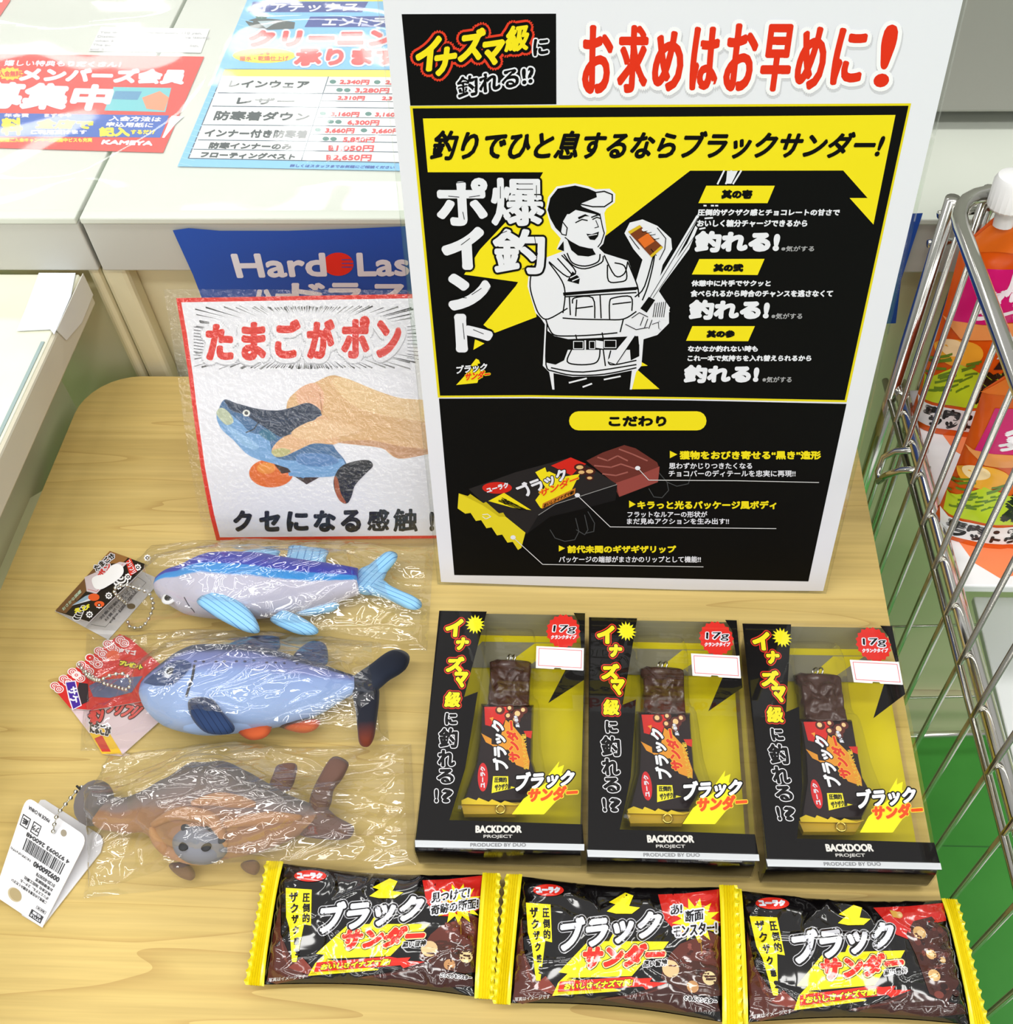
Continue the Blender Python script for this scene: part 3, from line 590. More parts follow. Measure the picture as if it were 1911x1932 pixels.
P.poly([D(x, y) for x, y in ((785, 1320), (985, 1225), (980, 1262), (780, 1352))], (196, 120, 40), 6); P.text('おいしさイナズマ級!', [D(795, 1322), D(975, 1238), D(975, 1258), D(790, 1346)], BLK, 7, .3)
zz = [(275, 1258), (330, 1275), (425, 1318), (520, 1390), (560, 1400), (680, 1497), (655, 1590)]+[(635-i*32, (1602 if i % 2 == 0 else 1575)-i*22) for i in range(11)]+[(268, 1350)]
P.poly([D(x, y) for x, y in zz], (226, 208, 40), 5); P.poly([D(x, y) for x, y in ((275, 1258), (330, 1275), (345, 1262), (425, 1318), (440, 1310), (520, 1380), (545, 1375), (560, 1400), (520, 1400), (420, 1330))], (196, 178, 30), 6)
P.line([D(420, 1388), D(450, 1385), D(470, 1400), D(440, 1414), D(420, 1400)], 1.5, (230, 230, 220), 7)
for l in ([(830, 1480), (860, 1530), (920, 1550), (980, 1540), (1005, 1490), (985, 1410)], [(990, 1480), (1040, 1510), (1060, 1480), (1040, 1390)], [(1050, 1500), (1095, 1490), (1100, 1440), (1060, 1370)], [(1430, 1230), (1460, 1280), (1510, 1285), (1550, 1240), (1540, 1190), (1480, 1120)], [(1540, 1190), (1600, 1215), (1670, 1200), (1685, 1150)], [(1410, 1030), (1440, 1060), (1450, 1080)]): P.line([D(*v) for v in l], 1.5, (70, 72, 74), 2.5)
for x, y in ((1362, 1105), (995, 1270), (605, 1526)): P.ell(*D(x, y), 5, 4, WHT, 9, 16)
for l in ([D(1362, 1105), D(1430, 1178), (1390, 907), C(812, 1438)], [D(995, 1270), D(1195, 1462), C(622, 1643)], [D(605, 1526), D(785, 1690), D(1760, 1705)]): P.line(l, 1.3, (215, 215, 218), 8)
for f, a, b, c in ((C, (150, 1297), (183, 1313), (150, 1330)), (D, (1310, 1302), (1350, 1325), (1310, 1346)), (D, (883, 1574), (921, 1592), (883, 1612))): P.poly([f(*a), f(*b), f(*c)], YEL, 4)
P.text('獲物をおびき寄せる“黒き”造形', bb(C, 195, 1299, 820, 1334), YEL, 5, .85); P.text('思わずかじりつきたくなる', bb(C, 147, 1351, 515, 1377), WHT, 5, .3); P.text('チョコバーのディテールを忠実に再現!!', bb(C, 145, 1384, 708, 1412), WHT, 5, .3)
P.text('キラっと光るパッケージ風ボディ', (1203, 945.5, 1464, 960), YEL, 5, .85); P.text('フラットなルアーの形状が', (1184, 965, 1334, 976), WHT, 5, .3); P.text('まだ見ぬアクションを生み出す!!', (1183, 978, 1375, 989), WHT, 5, .3)
P.text('前代未聞のギザギザリップ', bb(D, 937, 1577, 1593, 1619), YEL, 5, .85); P.text('パッケージの端部がまさかのリップとして機能!!', bb(D, 884, 1641, 1745, 1678), WHT, 5, .3)
p.prism([post(x, y, -.0001) for x, y in pout], -PN*.0003, mat((236, 236, 240), .6))
tag(p.build('sale_poster'), 'tall black and yellow poster of a fisherman, standing upright in the middle of the table', 'poster')
t = thing('sign_holder', 'clear acrylic stand holding the black and yellow poster upright', 'sign stand', (b0+b1)/2*1)
t.location.z = T
CLR = film('clear_acrylic', .06, (.97, .98, .97), .02)
back = Plane(post.p0-PN*.0008, PN)
e = (b1-b0).normalized()
q0 = back(832, 1098)-e*.002-UP*.003; q1 = back(1553, 1115)+e*.002-UP*.003
q0.z = max(q0.z, 0.0003); q1.z = max(q1.z, .0003)
p = Part(); p.prism([q0, q1, q1+UP*.303, q0+UP*.303], -PN*.0022, CLR); p.build('back_plate', t)
p = Part(); z0 = Vector((.03, q0.y+.001, .0002)); z1 = Vector((.115, q1.y+.001, .0002)); p.prism([z0, z1, z1+Vector((0, .075, 0)), z0+Vector((0, .075, 0))], (0, 0, .002), CLR); p.build('foot_plate', t)
# ------------------------------------------------------------------ laminated fish card, gently bowed, leaning back
E = crop(300, 520, 3.4125)
edge = [(390, 1735), (370, 1705), (330, 1550), (300, 1400), (270, 1240), (250, 1100), (215, 850), (190, 640), (150, 380), (110, 145), (100, 85)]
X0 = PZ(*E(385, 1722), .0).x
prof = [PX(*E(x, y), X0) for x, y in edge]
prof[0].z = .0004
class Bowed:
    """surface with the profile prof, straight along X"""
    def __call__(s, x, y, h=0.):
        d = ray(x, y); best = None
        for i in range(len(prof)-1):
            a, b = prof[i], prof[i+1]; e_ = b-a; n = Vector((1, 0, 0)).cross(e_).normalized()
            if n.dot(EYE-a) < 0: n = -n
            q = a+n*h; P_ = EYE+d*((q-EYE).dot(n)/d.dot(n)); k = (P_-q).dot(e_)/e_.length_squared
            c = 0 if 0 <= k <= 1 else min(abs(k), abs(k-1))
            if best is None or c < best[0]: best = (c, P_)
            if c == 0: break
        return best[1]
bow = Bowed()
p = Part(); P = Print(p, bow, rough=.4, tr=lambda x, y: E(x, y), cuts=(0, 1, 1, 60, 1760, 22)); P.cuts = (0, 3000, 2, 537, 1036, 26)
cr_ = [(x, y) for x, y in edge[1:-1]]
RE = (226, 44, 26)
P.poly([(2000, 112), (110, 145)]+cr_[::-1][1:]+[(2000, 1690)], RE, 1)
inn = [(392, 1685), (355, 1540), (327, 1400), (297, 1240), (277, 1100), (243, 850), (218, 640), (180, 380), (143, 172)]
P.poly([(1970, 140)]+inn[::-1]+[(1970, 1672)], (238, 238, 244), 2)
random.seed(3)
for i in range(150):
    a = 2*math.pi*i/150+random.uniform(-.02, .02); ca_, sa_ = math.cos(a), math.sin(a)
    rin = 1/math.sqrt((ca_/650)**2+(sa_/150)**2)*random.uniform(1.0, 1.2)
    ro = min(720/abs(ca_) if ca_ else 9e9, 205/abs(sa_) if sa_ else 9e9)*random.uniform(.93, 1.)
    if rin < ro*.93:
        def pt(r, d=0.): return (945+r*ca_-d*sa_, 398+r*sa_+d*ca_)
        w_ = random.uniform(2, 6)
        P.poly([pt(rin), pt(ro, w_), pt(ro, -w_)], (random.choice((50, 80, 120, 150)),)*3, 3)
for i in range(10): P.line([(1600, 330+i*22), (1690, 318+i*25)], 4, (70, 70, 76), 3); P.line([(225, 330+i*20), (285, 338+i*20)], 5, (70, 70, 76), 3)
tb_ = [(300, 310, 480, 548), (530, 298, 690, 548), (745, 280, 912, 535), (950, 280, 1132, 538), (1172, 258, 1358, 535), (1398, 285, 1562, 530)]
for ch, q in zip('たまごがポン', tb_):
    P.text(ch, [(x, y+6) for x, y in ((q[0]+14, q[1]+14), (q[2]-14, q[1]+14), (q[2]-14, q[3]-14), (q[0]+14, q[3]-14))], (190, 190, 196), 3, 14, 34, (190, 190, 196))
    P.text(ch, (q[0]+14, q[1]+14, q[2]-14, q[3]-14), RE, 4.5, 14, 30, (240, 240, 245))
SK = (226, 182, 128)
def soft(pts): return [tuple(v.xy) for v in catmull([Vector((a_, b_, 0)) for a_, b_ in pts], 4, True)]
P.poly(soft([(820, 850), (890, 740), (1000, 690), (1100, 645), (1180, 655), (1400, 740), (1560, 790), (1695, 800), (1930, 820), (1930, 1130), (1730, 1150), (1540, 1178), (1430, 1100), (1350, 1075), (1150, 1075), (900, 1100)]), SK, 3)
P.poly(soft([(1400, 740), (1560, 790), (1930, 820), (1930, 930), (1700, 940), (1300, 860), (1120, 700), (1180, 655)]), (236, 200, 146), 4)
P.poly(soft([(890, 740), (1000, 690), (1060, 760), (1040, 880), (960, 830), (900, 830)]), (232, 178, 140), 4)
P.line([(1035, 760), (1050, 880)], 7, (200, 140, 100), 5); P.line([(960, 780), (975, 850)], 5, (206, 150, 112), 5)
FB = (70, 112, 156); FL = (120, 168, 216); FD = (38, 54, 78)
P.poly(soft([(420, 798), (500, 822), (640, 858), (760, 868), (850, 850), (965, 820), (1045, 890), (1120, 1090), (1190, 1180), (1205, 1230), (1160, 1285), (1050, 1290), (880, 1292), (780, 1225), (590, 1165), (480, 1060), (400, 985), (370, 900), (380, 870)]), FB, 5)
P.poly(soft([(420, 798), (500, 822), (640, 858), (760, 868), (850, 850), (965, 820), (1045, 890), (900, 975), (800, 1040), (700, 990), (560, 900), (470, 870)]), FD, 6)
P.poly(soft([(370, 900), (420, 870), (520, 940), (590, 1010), (700, 1040), (740, 1160), (860, 1190), (1120, 1180), (1190, 1190), (1160, 1285), (880, 1292), (780, 1225), (590, 1165), (480, 1060), (400, 985)]), FL, 6)
P.poly(soft([(370, 890), (400, 850), (450, 880), (480, 940), (430, 960)]), (190, 200, 170), 7); P.line([(560, 1010), (610, 990), (640, 945)], 7, (30, 36, 44), 8)
P.ell(562, 885, 24, 22, (236, 238, 230), 8); P.ell(562, 885, 12, 12, (16, 16, 20), 9)
P.poly(soft([(640, 1010), (700, 990), (760, 1050), (700, 1060)]), (60, 120, 150), 7)
P.poly(soft([(730, 1110), (800, 1040), (930, 990), (1045, 900), (1120, 960), (1150, 1080), (1000, 1080), (900, 1120), (800, 1165), (740, 1160)]), (232, 184, 138), 9)
P.poly(soft([(725, 1130), (790, 1110), (850, 1130), (800, 1165), (745, 1162)]), (196, 190, 130), 10)
for i in range(7): P.ell(850+i*26, 1290-abs(i-3)*4, 18, 14, FL, 6, 10)
P.poly(soft([(1185, 1220), (1330, 1185), (1378, 1222), (1330, 1275), (1262, 1350), (1240, 1420), (1212, 1466), (1170, 1455), (1130, 1380), (1128, 1300)]), (30, 32, 40), 6)
P.poly(soft([(1128, 1300), (1150, 1310), (1170, 1400), (1205, 1465), (1165, 1450), (1135, 1390)]), (170, 90, 50), 7)
P.poly(soft([(850, 1010), (1000, 930), (1150, 940), (1300, 990), (1150, 1040), (950, 1060)]), (236, 196, 148), 9.5)
P.poly(soft([(1150, 1075), (1350, 1060), (1560, 1100), (1730, 1120), (1730, 1148), (1540, 1176), (1430, 1110)]), (206, 154, 112), 5)
for i in range(16): P.line([(500+i*26, 860+i*9-max(0, i-9)*16), (520+i*26, 872+i*9-max(0, i-9)*16)], 5, (56, 76, 104), 7)
P.poly(soft([(430, 960), (520, 1010), (640, 1090), (600, 1120), (500, 1060)]), (150, 192, 230), 7.5)
P.poly(soft([(900, 1150), (1080, 1150), (1160, 1200), (1040, 1230), (900, 1210)]), (92, 136, 190), 7.5)
P.ell(722, 1272, 142, 92, (232, 112, 36), 5, 30, .6); P.ell(690, 1240, 60, 36, (240, 150, 60), 6); P.poly([(740, 1212), (830, 1240), (850, 1265), (790, 1275)], (60, 36, 30), 7); P.poly([(875, 1295), (1030, 1300), (950, 1345)], (60, 40, 36), 5)
kb = [(478, 1512, 598, 1648), (645, 1515, 780, 1648), (822, 1518, 962, 1648), (995, 1512, 1138, 1650), (1170, 1508, 1300, 1652), (1338, 1502, 1486, 1648), (1505, 1498, 1668, 1652), (1742, 1520, 1770, 1645)]
for ch, q in zip('クセになる感触!', kb): P.text(ch, (q[0]+8, q[1]+8, q[2]-8, q[3]-8), (24, 24, 26), 4, 5.5 if ch in '感触' else 9)
crd = thing('picture_card', 'laminated card with a red border picturing a hand squeezing a toy fish', 'card', (X0+.1, prof[0].y, 0))
p.build('printed_sheet', crd)
p = Part(); xr = X0+.195; nrm = Vector((0, -.9, .43))
pts = []
for j, q in enumerate(prof):
    for i in range(40): pts.append(Vector((X0-.0055+(xr-X0+.0055)*i/39, q.y, q.z))+nrm*.0008)
p.grid(pts, 40, len(prof), film('laminate_film', .10, (1, 1, 1), .03, bump=1., bscale=380))
p.build('laminate', crd, smooth=True)
# ------------------------------------------------------------------ plush fish in clear bags, with tags on ball chains
K = crop(80, 1000, 2.5145); M = crop(0, 1380, 2.38875); NN = crop(0, 1000, 4.83)
def cloth_mat(name, stops, slope=0., bump=.25, stripe=None, tint=None):
    """short-pile fabric coloured along v (back to belly); bands tilt with u"""
    m, t, b = base_mat(name); N = t.nodes; L = t.links
    uv = N.new('ShaderNodeUVMap'); s = N.new('ShaderNodeSeparateXYZ'); L.new(uv.outputs[0], s.inputs[0])
    tcn = N.new('ShaderNodeTexCoord'); nz = N.new('ShaderNodeTexNoise'); nz.inputs['Scale'].default_value = 160; nz.inputs['Detail'].default_value = 4; L.new(tcn.outputs['Object'], nz.inputs['Vector'])
    ma = N.new('ShaderNodeMath'); ma.operation = 'MULTIPLY_ADD'; ma.inputs[1].default_value = -slope; L.new(s.outputs[0], ma.inputs[0]); L.new(s.outputs[1], ma.inputs[2])
    mn = N.new('ShaderNodeMath'); mn.operation = 'MULTIPLY_ADD'; mn.inputs[1].default_value = .06; L.new(nz.outputs[0], mn.inputs[0]); L.new(ma.outputs[0], mn.inputs[2])
    r = N.new('ShaderNodeValToRGB'); e = r.color_ramp.elements
    while len(e) < len(stops): e.new(.5)
    for el, (po, c) in zip(e, stops): el.position = po; el.color = lin(c)+(1,)
    L.new(mn.outputs[0], r.inputs[0]); col = r.outputs[0]
    if stripe:
        f, c = stripe
        mf = N.new('ShaderNodeMath'); mf.operation = 'MULTIPLY'; mf.inputs[1].default_value = f; L.new(s.outputs[0], mf.inputs[0])
        fr = N.new('ShaderNodeMath'); fr.operation = 'FRACT'; L.new(mf.outputs[0], fr.inputs[0])
        lt = N.new('ShaderNodeMath'); lt.operation = 'LESS_THAN'; lt.inputs[1].default_value = .14; L.new(fr.outputs[0], lt.inputs[0])
        mx = N.new('ShaderNodeMix'); mx.data_type = 'RGBA'; L.new(lt.outputs[0], mx.inputs[0]); L.new(col, mx.inputs[6]); mx.inputs[7].default_value = lin(c)+(1,); col = mx.outputs[2]
    L.new(col, b.inputs['Base Color']); b.inputs['Roughness'].default_value = .85; b.inputs['Specular IOR Level'].default_value = .15
    b.inputs['Sheen Weight'].default_value = .15
    bp = N.new('ShaderNodeBump'); bp.inputs['Strength'].default_value = bump; bp.inputs['Distance'].default_value = .0006; L.new(nz.outputs[0], bp.inputs['Height']); L.new(bp.outputs[0], b.inputs['Normal'])
    return m
class Fish:
    def __init__(s, f, top, bot, ks=.85, n=44, lump=0.):
        zc = .012
        tp = resample(catmull([PZ(*f(x, y), zc) for x, y in top]), n); bt = resample(catmull([PZ(*f(x, y), zc) for x, y in bot]), n)
        s.tp, s.bt, s.n, s.ks = tp, bt, n, ks
        s.hw = [(a-b).length/2 for a, b in zip(tp, bt)]; s.hmax = max(s.hw)*ks
        s.hz = [min(s.hmax, h*ks*1.05) for h in s.hw]
        s.zc = [max(h, .75*s.hmax) for h in s.hz]
        s.outline = [(v.x, v.y) for v in tp]+[(v.x, v.y) for v in bt[::-1]]
        s.lump = lump
    def height(s, u, v):
        """top surface height above the table at station u, across v (0 back .. 1 belly)"""
        x = u*(s.n-1); i = min(s.n-2, max(0, int(x))); f = x-i
        hz = s.hz[i]*(1-f)+s.hz[i+1]*f; zc = s.zc[i]*(1-f)+s.zc[i+1]*f
        c = max(-1, min(1, 1-2*v)); return zc+hz*math.sqrt(max(0, 1-c*c))**.9
    def at(s, u, v, h=0.):
        x = u*(s.n-1); i = min(s.n-2, max(0, int(x))); f = x-i
        a = s.tp[i].lerp(s.tp[i+1], f); b = s.bt[i].lerp(s.bt[i+1], f); q = a.lerp(b, v); return Vector((q.x, q.y, s.height(u, v)+h))
    def find(s, px, py):
        """nearest body parameters to a point seen at a pixel"""
        best = None
        for i in range(0, 61):
            for j in range(0, 41):
                q = s.at(i/60, j/40); d = q-EYE; k = F/d.dot(_fw); X = CX+d.dot(_r)*k; Y_ = CY-d.dot(_u)*k
                e = (X-px)**2+(Y_-py)**2
                if best is None or e < best[0]: best = (e, i/60, j/40)
        return best[1], best[2]
    def top(s, f, x, y): return s.at(*s.find(*f(x, y))).z
    def body(s, m, root, seg=28):
        p = Part(); vs = []; uv = []
        for i in range(s.n):
            c = (s.tp[i]+s.bt[i])/2; h = (s.tp[i]-s.bt[i])/2
            for k in range(seg):
                a = 2*math.pi*k/seg; sn = math.sin(a)
                l = 1+s.lump*noise.noise(Vector((i*.35, k*.6, 2.2))) if s.lump else 1
                q = c+h*math.cos(a)*l; z = s.zc[i]+s.hz[i]*math.copysign(abs(sn)**.9, sn)*l
                vs.append((q.x, q.y, max(.0005, z))); uv.append((i/(s.n-1), (1-math.cos(a))/2))
        fs = [[i*seg+k, i*seg+(k+1) % seg, (i+1)*seg+(k+1) % seg, (i+1)*seg+k] for i in range(s.n-1) for k in range(seg)]
        fs += [list(range(seg)), [(s.n-1)*seg+k for k in range(seg)]]
        p.add(vs, fs, m, uv); return p.build('body', root, smooth=True)
def fin(name, f, pts, z, th, m, root, axis, tilt=0.):
    """puffed cloth fin from its outline; axis = two outline-space points giving the stripe direction"""
    pts = [f(x, y) for x, y in pts]; o = catmull([PZ(x, y, z) for x, y in pts], 4, True); n = len(o)
    c = sum(o, Vector())/n; a = PZ(*f(*axis[0]), z); b = PZ(*f(*axis[1]), z); d = (b-a); Ld = d.length; d.normalize(); e = Vector((-d.y, d.x, 0))
    W_ = max(abs((q-c).dot(e)) for q in o) or 1
    vs = []; uv = []
    for k, zz in ((1, 0), (.82, .75), (.5, 1.0), (.82, -.75), (.5, -1.)):
        for q in o:
            w = c+(q-c)*k; w = Vector((w.x, w.y, z+th*zz+tilt*(w-a).dot(d))); w.z = max(.0004, w.z); vs.append(w); uv.append((((w-c).dot(e)/W_+1)/2, min(1, max(0, (w-a).dot(d)/Ld))))
    vs += [Vector((c.x, c.y, z+th+tilt*(c-a).dot(d))), Vector((c.x, c.y, max(.0004, z-th)))]; uv += [(.5, .5)]*2
    R = lambda r: [r*n+i for i in range(n)]
    fs = []
    for r0, r1 in ((0, 1), (1, 2), (0, 3), (3, 4)): fs += [[r0*n+i, r0*n+(i+1) % n, r1*n+(i+1) % n, r1*n+i] for i in range(n)]
    fs += [[2*n+i, 2*n+(i+1) % n, 5*n] for i in range(n)]+[[4*n+i, 4*n+(i+1) % n, 5*n+1] for i in range(n)]
    p = Part(); p.add(vs, fs, m, uv); return p.build(name, root, smooth=True)
def stitch(fish, px, r, m, root, name='seam', f=None):
    pr = [fish.find(*f(x, y)) for x, y in px]
    p = Part(); p.tube([fish.at(u, v, r*.3) for u, v in catmull([Vector((a, b, 0)) for a, b in pr], 5) for u, v in [(u, v)]] if 0 else [fish.at(q.x, q.y, r*.3) for q in catmull([Vector((a, b, 0)) for a, b in pr], 5)], r, m, 6); return p.build(name, root)
def eye(fish, f, x, y, r, root, ring=(236, 236, 238)):
    u, v = fish.find(*f(x, y)); q = fish.at(u, v)
    p = Part(); p.ball(q, r, mat(ring, .6), 18, 8, (1, 1, .28)); e = p.build('eye', root, smooth=True)
    p = Part(); p.ball(q+Vector((0, 0, r*.14)), r*.62, mat((14, 14, 16), .2), 16, 8, (1, 1, .32)); p.build('pupil', e, smooth=True)
def in_poly(x, y, pl_):
    c = False; n = len(pl_)
    for i in range(n):
        (x0_, y0_), (x1_, y1_) = pl_[i], pl_[i-1]
        if (y0_ > y) != (y1_ > y) and x < (x1_-x0_)*(y-y0_)/(y1_-y0_)+x0_: c = not c
    return c
def seg_d(x, y, a, b):
    dx, dy = b[0]-a[0], b[1]-a[1]; t = max(0, min(1, ((x-a[0])*dx+(y-a[1])*dy)/((dx*dx+dy*dy) or 1e-12))); return math.hypot(x-a[0]-t*dx, y-a[1]-t*dy)
BAGF = film('bag_film', .13, (1, 1, 1), .02, haze=.02)
def bag(fish, quad, label, seed, extra=(), dir_=(1, .25), amp=1.):
    """thin bag draped over the toy: tent-like cover with sharp creases, plus its flat underside"""
    q = [PZ(x, y, .004) for x, y in quad]; NU, NV = 260, 140; pts = []; H0 = max(z+h for z, h in zip(fish.zc, fish.hz))
    ol = fish.outline[::2]
    for j in range(NV):
        v = j/(NV-1)
        for i in range(NU):
            u = i/(NU-1); P_ = q[0].lerp(q[1], u).lerp(q[3].lerp(q[2], u), v)
            ed = min(u, 1-u, v*.55, (1-v)*.55)
            d = min(seg_d(P_.x, P_.y, ol[k-1], ol[k]) for k in range(len(ol))); ins = in_poly(P_.x, P_.y, ol)
            zz = H0*.62+(H0*.42)*min(1, d/.011)**.55 if ins else H0*.62*max(0, 1-d/.034)**1.5
            for ex, ey, er, ez in extra:
                dd = math.hypot(P_.x-ex, P_.y-ey); zz = max(zz, ez*max(0, 1-max(0, dd-er)/.02)**1.3)
            X_, Y_ = P_.x*100, P_.y*100
            wx = X_*dir_[0]+Y_*dir_[1]; wy = -X_*dir_[1]+Y_*dir_[0]
            n1 = noise.noise(Vector((wx*.25, wy*.9, seed)))
            ds, _ = noise.voronoi(Vector((wx*.27+.5*n1, wy*.62, seed*3.1)))
            cr1 = max(0, 1-(ds[1]-ds[0])*4.5)
            ds2, _ = noise.voronoi(Vector((wx*.7, wy*1.5+n1, seed*1.7+9)))
            cr2 = max(0, 1-(ds2[1]-ds2[0])*4)
            rip = abs(noise.noise(Vector((wx*.16, wy*2.6+n1*1.2, seed+4))))
            n2 = noise.noise(Vector((wx*.16, wy*.6+.6*n1, seed+4))); n3 = noise.noise(Vector((wx*.36+n1, wy*1.1, seed+8)))
            w = .0016*cr1**1.5+.0005*cr2+.0060*abs(n2)+.0030*abs(n3)+.0008*n1
            zz = max(.0022, zz+.0022+amp*w*min(1, ed*14+.25)); 
            if ed < .02: zz = .0012+(zz-.0012)*ed/.02*.7
            pts.append((P_.x, P_.y, zz))
    root = thing('plastic_bag', label, 'bag', (sum((v.x for v in q))/4, sum(v.y for v in q)/4, 0), 'clear bags around the plush fish')
    p = Part(); p.grid(pts, NU, NV, BAGF); p.build('film', root, smooth=True)
    return root
def chain(pts, root, r=.00105, gap=.0030):
    c = catmull(pts, 8); L_ = sum((b-a).length for a, b in zip(c, c[1:])); n = int(L_/gap)
    p = Part()
    for q in resample(c, n): p.ball(q, r, CHROME, 10, 6)
    p.tube(resample(c, n), .0003, STEEL, 5); return p.build('ball_chain', root, smooth=True)
# ---- fish one: deep blue back
BLU_F = cloth_mat('blue_pile', [(.2, (30, 40, 170)), (.33, (32, 46, 180)), (.36, (40, 140, 220)), (.50, (48, 150, 226)), (.54, (196, 194, 214)), (1., (206, 204, 222))], .24)
FIN_F = cloth_mat('pale_blue_pile', [(0, (140, 196, 236)), (1, (150, 204, 240))], 0, .25, (6, (84, 140, 200)))
f1 = Fish(K, [(530, 272), (545, 235), (600, 203), (680, 184), (790, 160), (900, 150), (1000, 152), (1150, 162), (1300, 168), (1420, 180), (1500, 192)], [(530, 284), (548, 315), (600, 350), (680, 390), (770, 414), (870, 424), (970, 424), (1080, 410), (1190, 384), (1300, 358), (1400, 328), (1500, 296)])
r1 = thing('plush_fish', 'plush fish with a deep blue back, pale belly and light blue striped fins', 'plush toy', PZ(*K(1000, 300)), 'plush fish in clear bags')
f1.body(BLU_F, r1)
fin('tail_fin', K, [(1486, 205), (1545, 172), (1600, 128), (1645, 100), (1682, 112), (1678, 145), (1640, 190), (1616, 240), (1560, 285), (1486, 288)], .0115, .003, FIN_F, r1, ((1500, 260), (1665, 105)))
fin('tail_fin', K, [(1488, 220), (1560, 215), (1620, 240), (1655, 268), (1720, 300), (1790, 332), (1796, 368), (1750, 378), (1680, 345), (1600, 312), (1520, 297), (1488, 290)], .0105, .003, FIN_F, r1, ((1500, 240), (1790, 360)))
fin('dorsal_fin', K, [(885, 146), (925, 112), (1010, 96), (1118, 95), (1122, 116), (1090, 150), (980, 160)], .011, .0025, FIN_F, r1, ((900, 150), (1120, 100)))
fin('dorsal_fin', K, [(1148, 168), (1162, 110), (1176, 72), (1260, 80), (1354, 96), (1346, 130), (1336, 172), (1240, 172)], .011, .0025, FIN_F, r1, ((1240, 170), (1265, 80)))
fin('pectoral_fin', K, [(732, 340), (780, 298), (832, 276), (905, 310), (975, 362), (1012, 420), (1014, 458), (960, 460), (870, 428), (785, 384)], f1.top(K, 800, 330)+.0012, .0026, FIN_F, r1, ((780, 310), (1000, 450)), -.16)
fin('pelvic_fin', K, [(1080, 428), (1110, 395), (1145, 380), (1230, 410), (1300, 455), (1296, 484), (1230, 490), (1150, 468)], .014, .0028, FIN_F, r1, ((1110, 400), (1295, 475)), -.08)
fin('anal_fin', K, [(1195, 392), (1290, 358), (1398, 345), (1390, 378), (1260, 404)], .008, .0025, FIN_F, r1, ((1200, 395), (1395, 360)))
eye(f1, K, 605, 322, .0040, r1)
stitch(f1, [(672, 318), (695, 355), (716, 402)], .0003, mat((60, 60, 80)), r1, 'gill_seam', K)
# ---- fish two: slate blue
SLT = cloth_mat('slate_pile', [(.05, (30, 42, 72)), (.20, (34, 46, 78)), (.26, (106, 116, 172)), (.42, (122, 136, 196)), (.52, (142, 168, 222)), (1., (160, 186, 230))], 0)
NVY = cloth_mat('navy_pile', [(0, (36, 54, 90)), (1, (42, 62, 100))], 0, .25, (6, (28, 40, 70)))
BKN = cloth_mat('black_rust_pile', [(0, (26, 30, 42)), (.7, (34, 36, 46)), (1, (120, 54, 34))], 0)
BKU = cloth_mat('black_pile', [(0, (50, 56, 70)), (.5, (28, 34, 48)), (1, (16, 20, 32))], 0)
RST = cloth_mat('rust_pile', [(0, (40, 36, 42)), (.45, (70, 46, 42)), (.6, (190, 84, 48)), (1, (206, 96, 54))], 0)
HDB = cloth_mat('head_blue_pile', [(0, (40, 66, 116)), (1, (58, 88, 140))], 0)
f2 = Fish(K, [(455, 765), (478, 712), (560, 648), (640, 604), (760, 572), (900, 570), (1050, 578), (1180, 602), (1300, 632), (1400, 664), (1485, 690)], [(455, 775), (482, 842), (545, 905), (640, 952), (760, 976), (900, 968), (1050, 944), (1200, 902), (1320, 858), (1410, 805), (1485, 765)], .6)
r2 = thing('plush_fish', 'plush fish in slate blue with dark navy back and black tail', 'plush toy', PZ(*K(1000, 770)), 'plush fish in clear bags')
f2.body(SLT, r2)
fin('tail_fin', K, [(1466, 705), (1550, 642), (1640, 576), (1700, 568), (1742, 600), (1722, 662), (1650, 708), (1600, 750), (1540, 790), (1470, 770)], .012, .0032, BKU, r2, ((1480, 740), (1740, 580)))
fin('tail_fin', K, [(1466, 720), (1530, 700), (1590, 740), (1598, 800), (1586, 900), (1573, 985), (1545, 1028), (1505, 1015), (1494, 940), (1486, 860), (1470, 780)], .0105, .003, BKN, r2, ((1530, 700), (1540, 1030)))
fin('dorsal_fin', K, [(860, 572), (900, 532), (1000, 506), (1110, 504), (1126, 530), (1112, 572), (980, 582)], .012, .0028, NVY, r2, ((880, 560), (1120, 515)))
fin('dorsal_fin', K, [(1190, 606), (1232, 552), (1290, 525), (1346, 548), (1350, 636), (1280, 640)], .012, .0028, NVY, r2, ((1210, 610), (1340, 540)))
fin('pectoral_fin', K, [(704, 800), (800, 798), (852, 858), (905, 920), (882, 955), (780, 956), (722, 912), (692, 850)], f2.top(K, 770, 840)+.0014, .003, NVY, r2, ((740, 800), (840, 950)), -.1)
fin('pelvic_fin', K, [(900, 900), (1000, 886), (1086, 922), (1062, 980), (985, 996), (920, 952)], .012, .003, RST, r2, ((990, 890), (1000, 990)))
fin('anal_fin', K, [(1090, 916), (1200, 902), (1312, 900), (1300, 942), (1240, 962), (1150, 944)], .009, .0025, RST, r2, ((1200, 900), (1210, 960)))
pr = [f2.find(*K(x, y)) for x, y in ((480, 722), (560, 660), (640, 618), (700, 628), (704, 660), (660, 710), (600, 735), (520, 735))]
p = Part(); P = Print(p, lambda x, y, h=0.: f2.at(x, y, h+.00035), tr=lambda x, y: (x, y), cuts=(0, 1, 60, 0, 1, 40)); P.poly([(a.x, a.y) for a in catmull([Vector((u, v, 0)) for u, v in pr], 4, True)], (0, 0, 0), 1, HDB)
p.build('face_patch', r2, smooth=True)
eye(f2, K, 612, 676, .0036, r2, (190, 196, 210))
stitch(f2, [(712, 640), (704, 700), (682, 790)], .0006, mat((24, 26, 34)), r2, 'gill_seam', K)
p = Part()
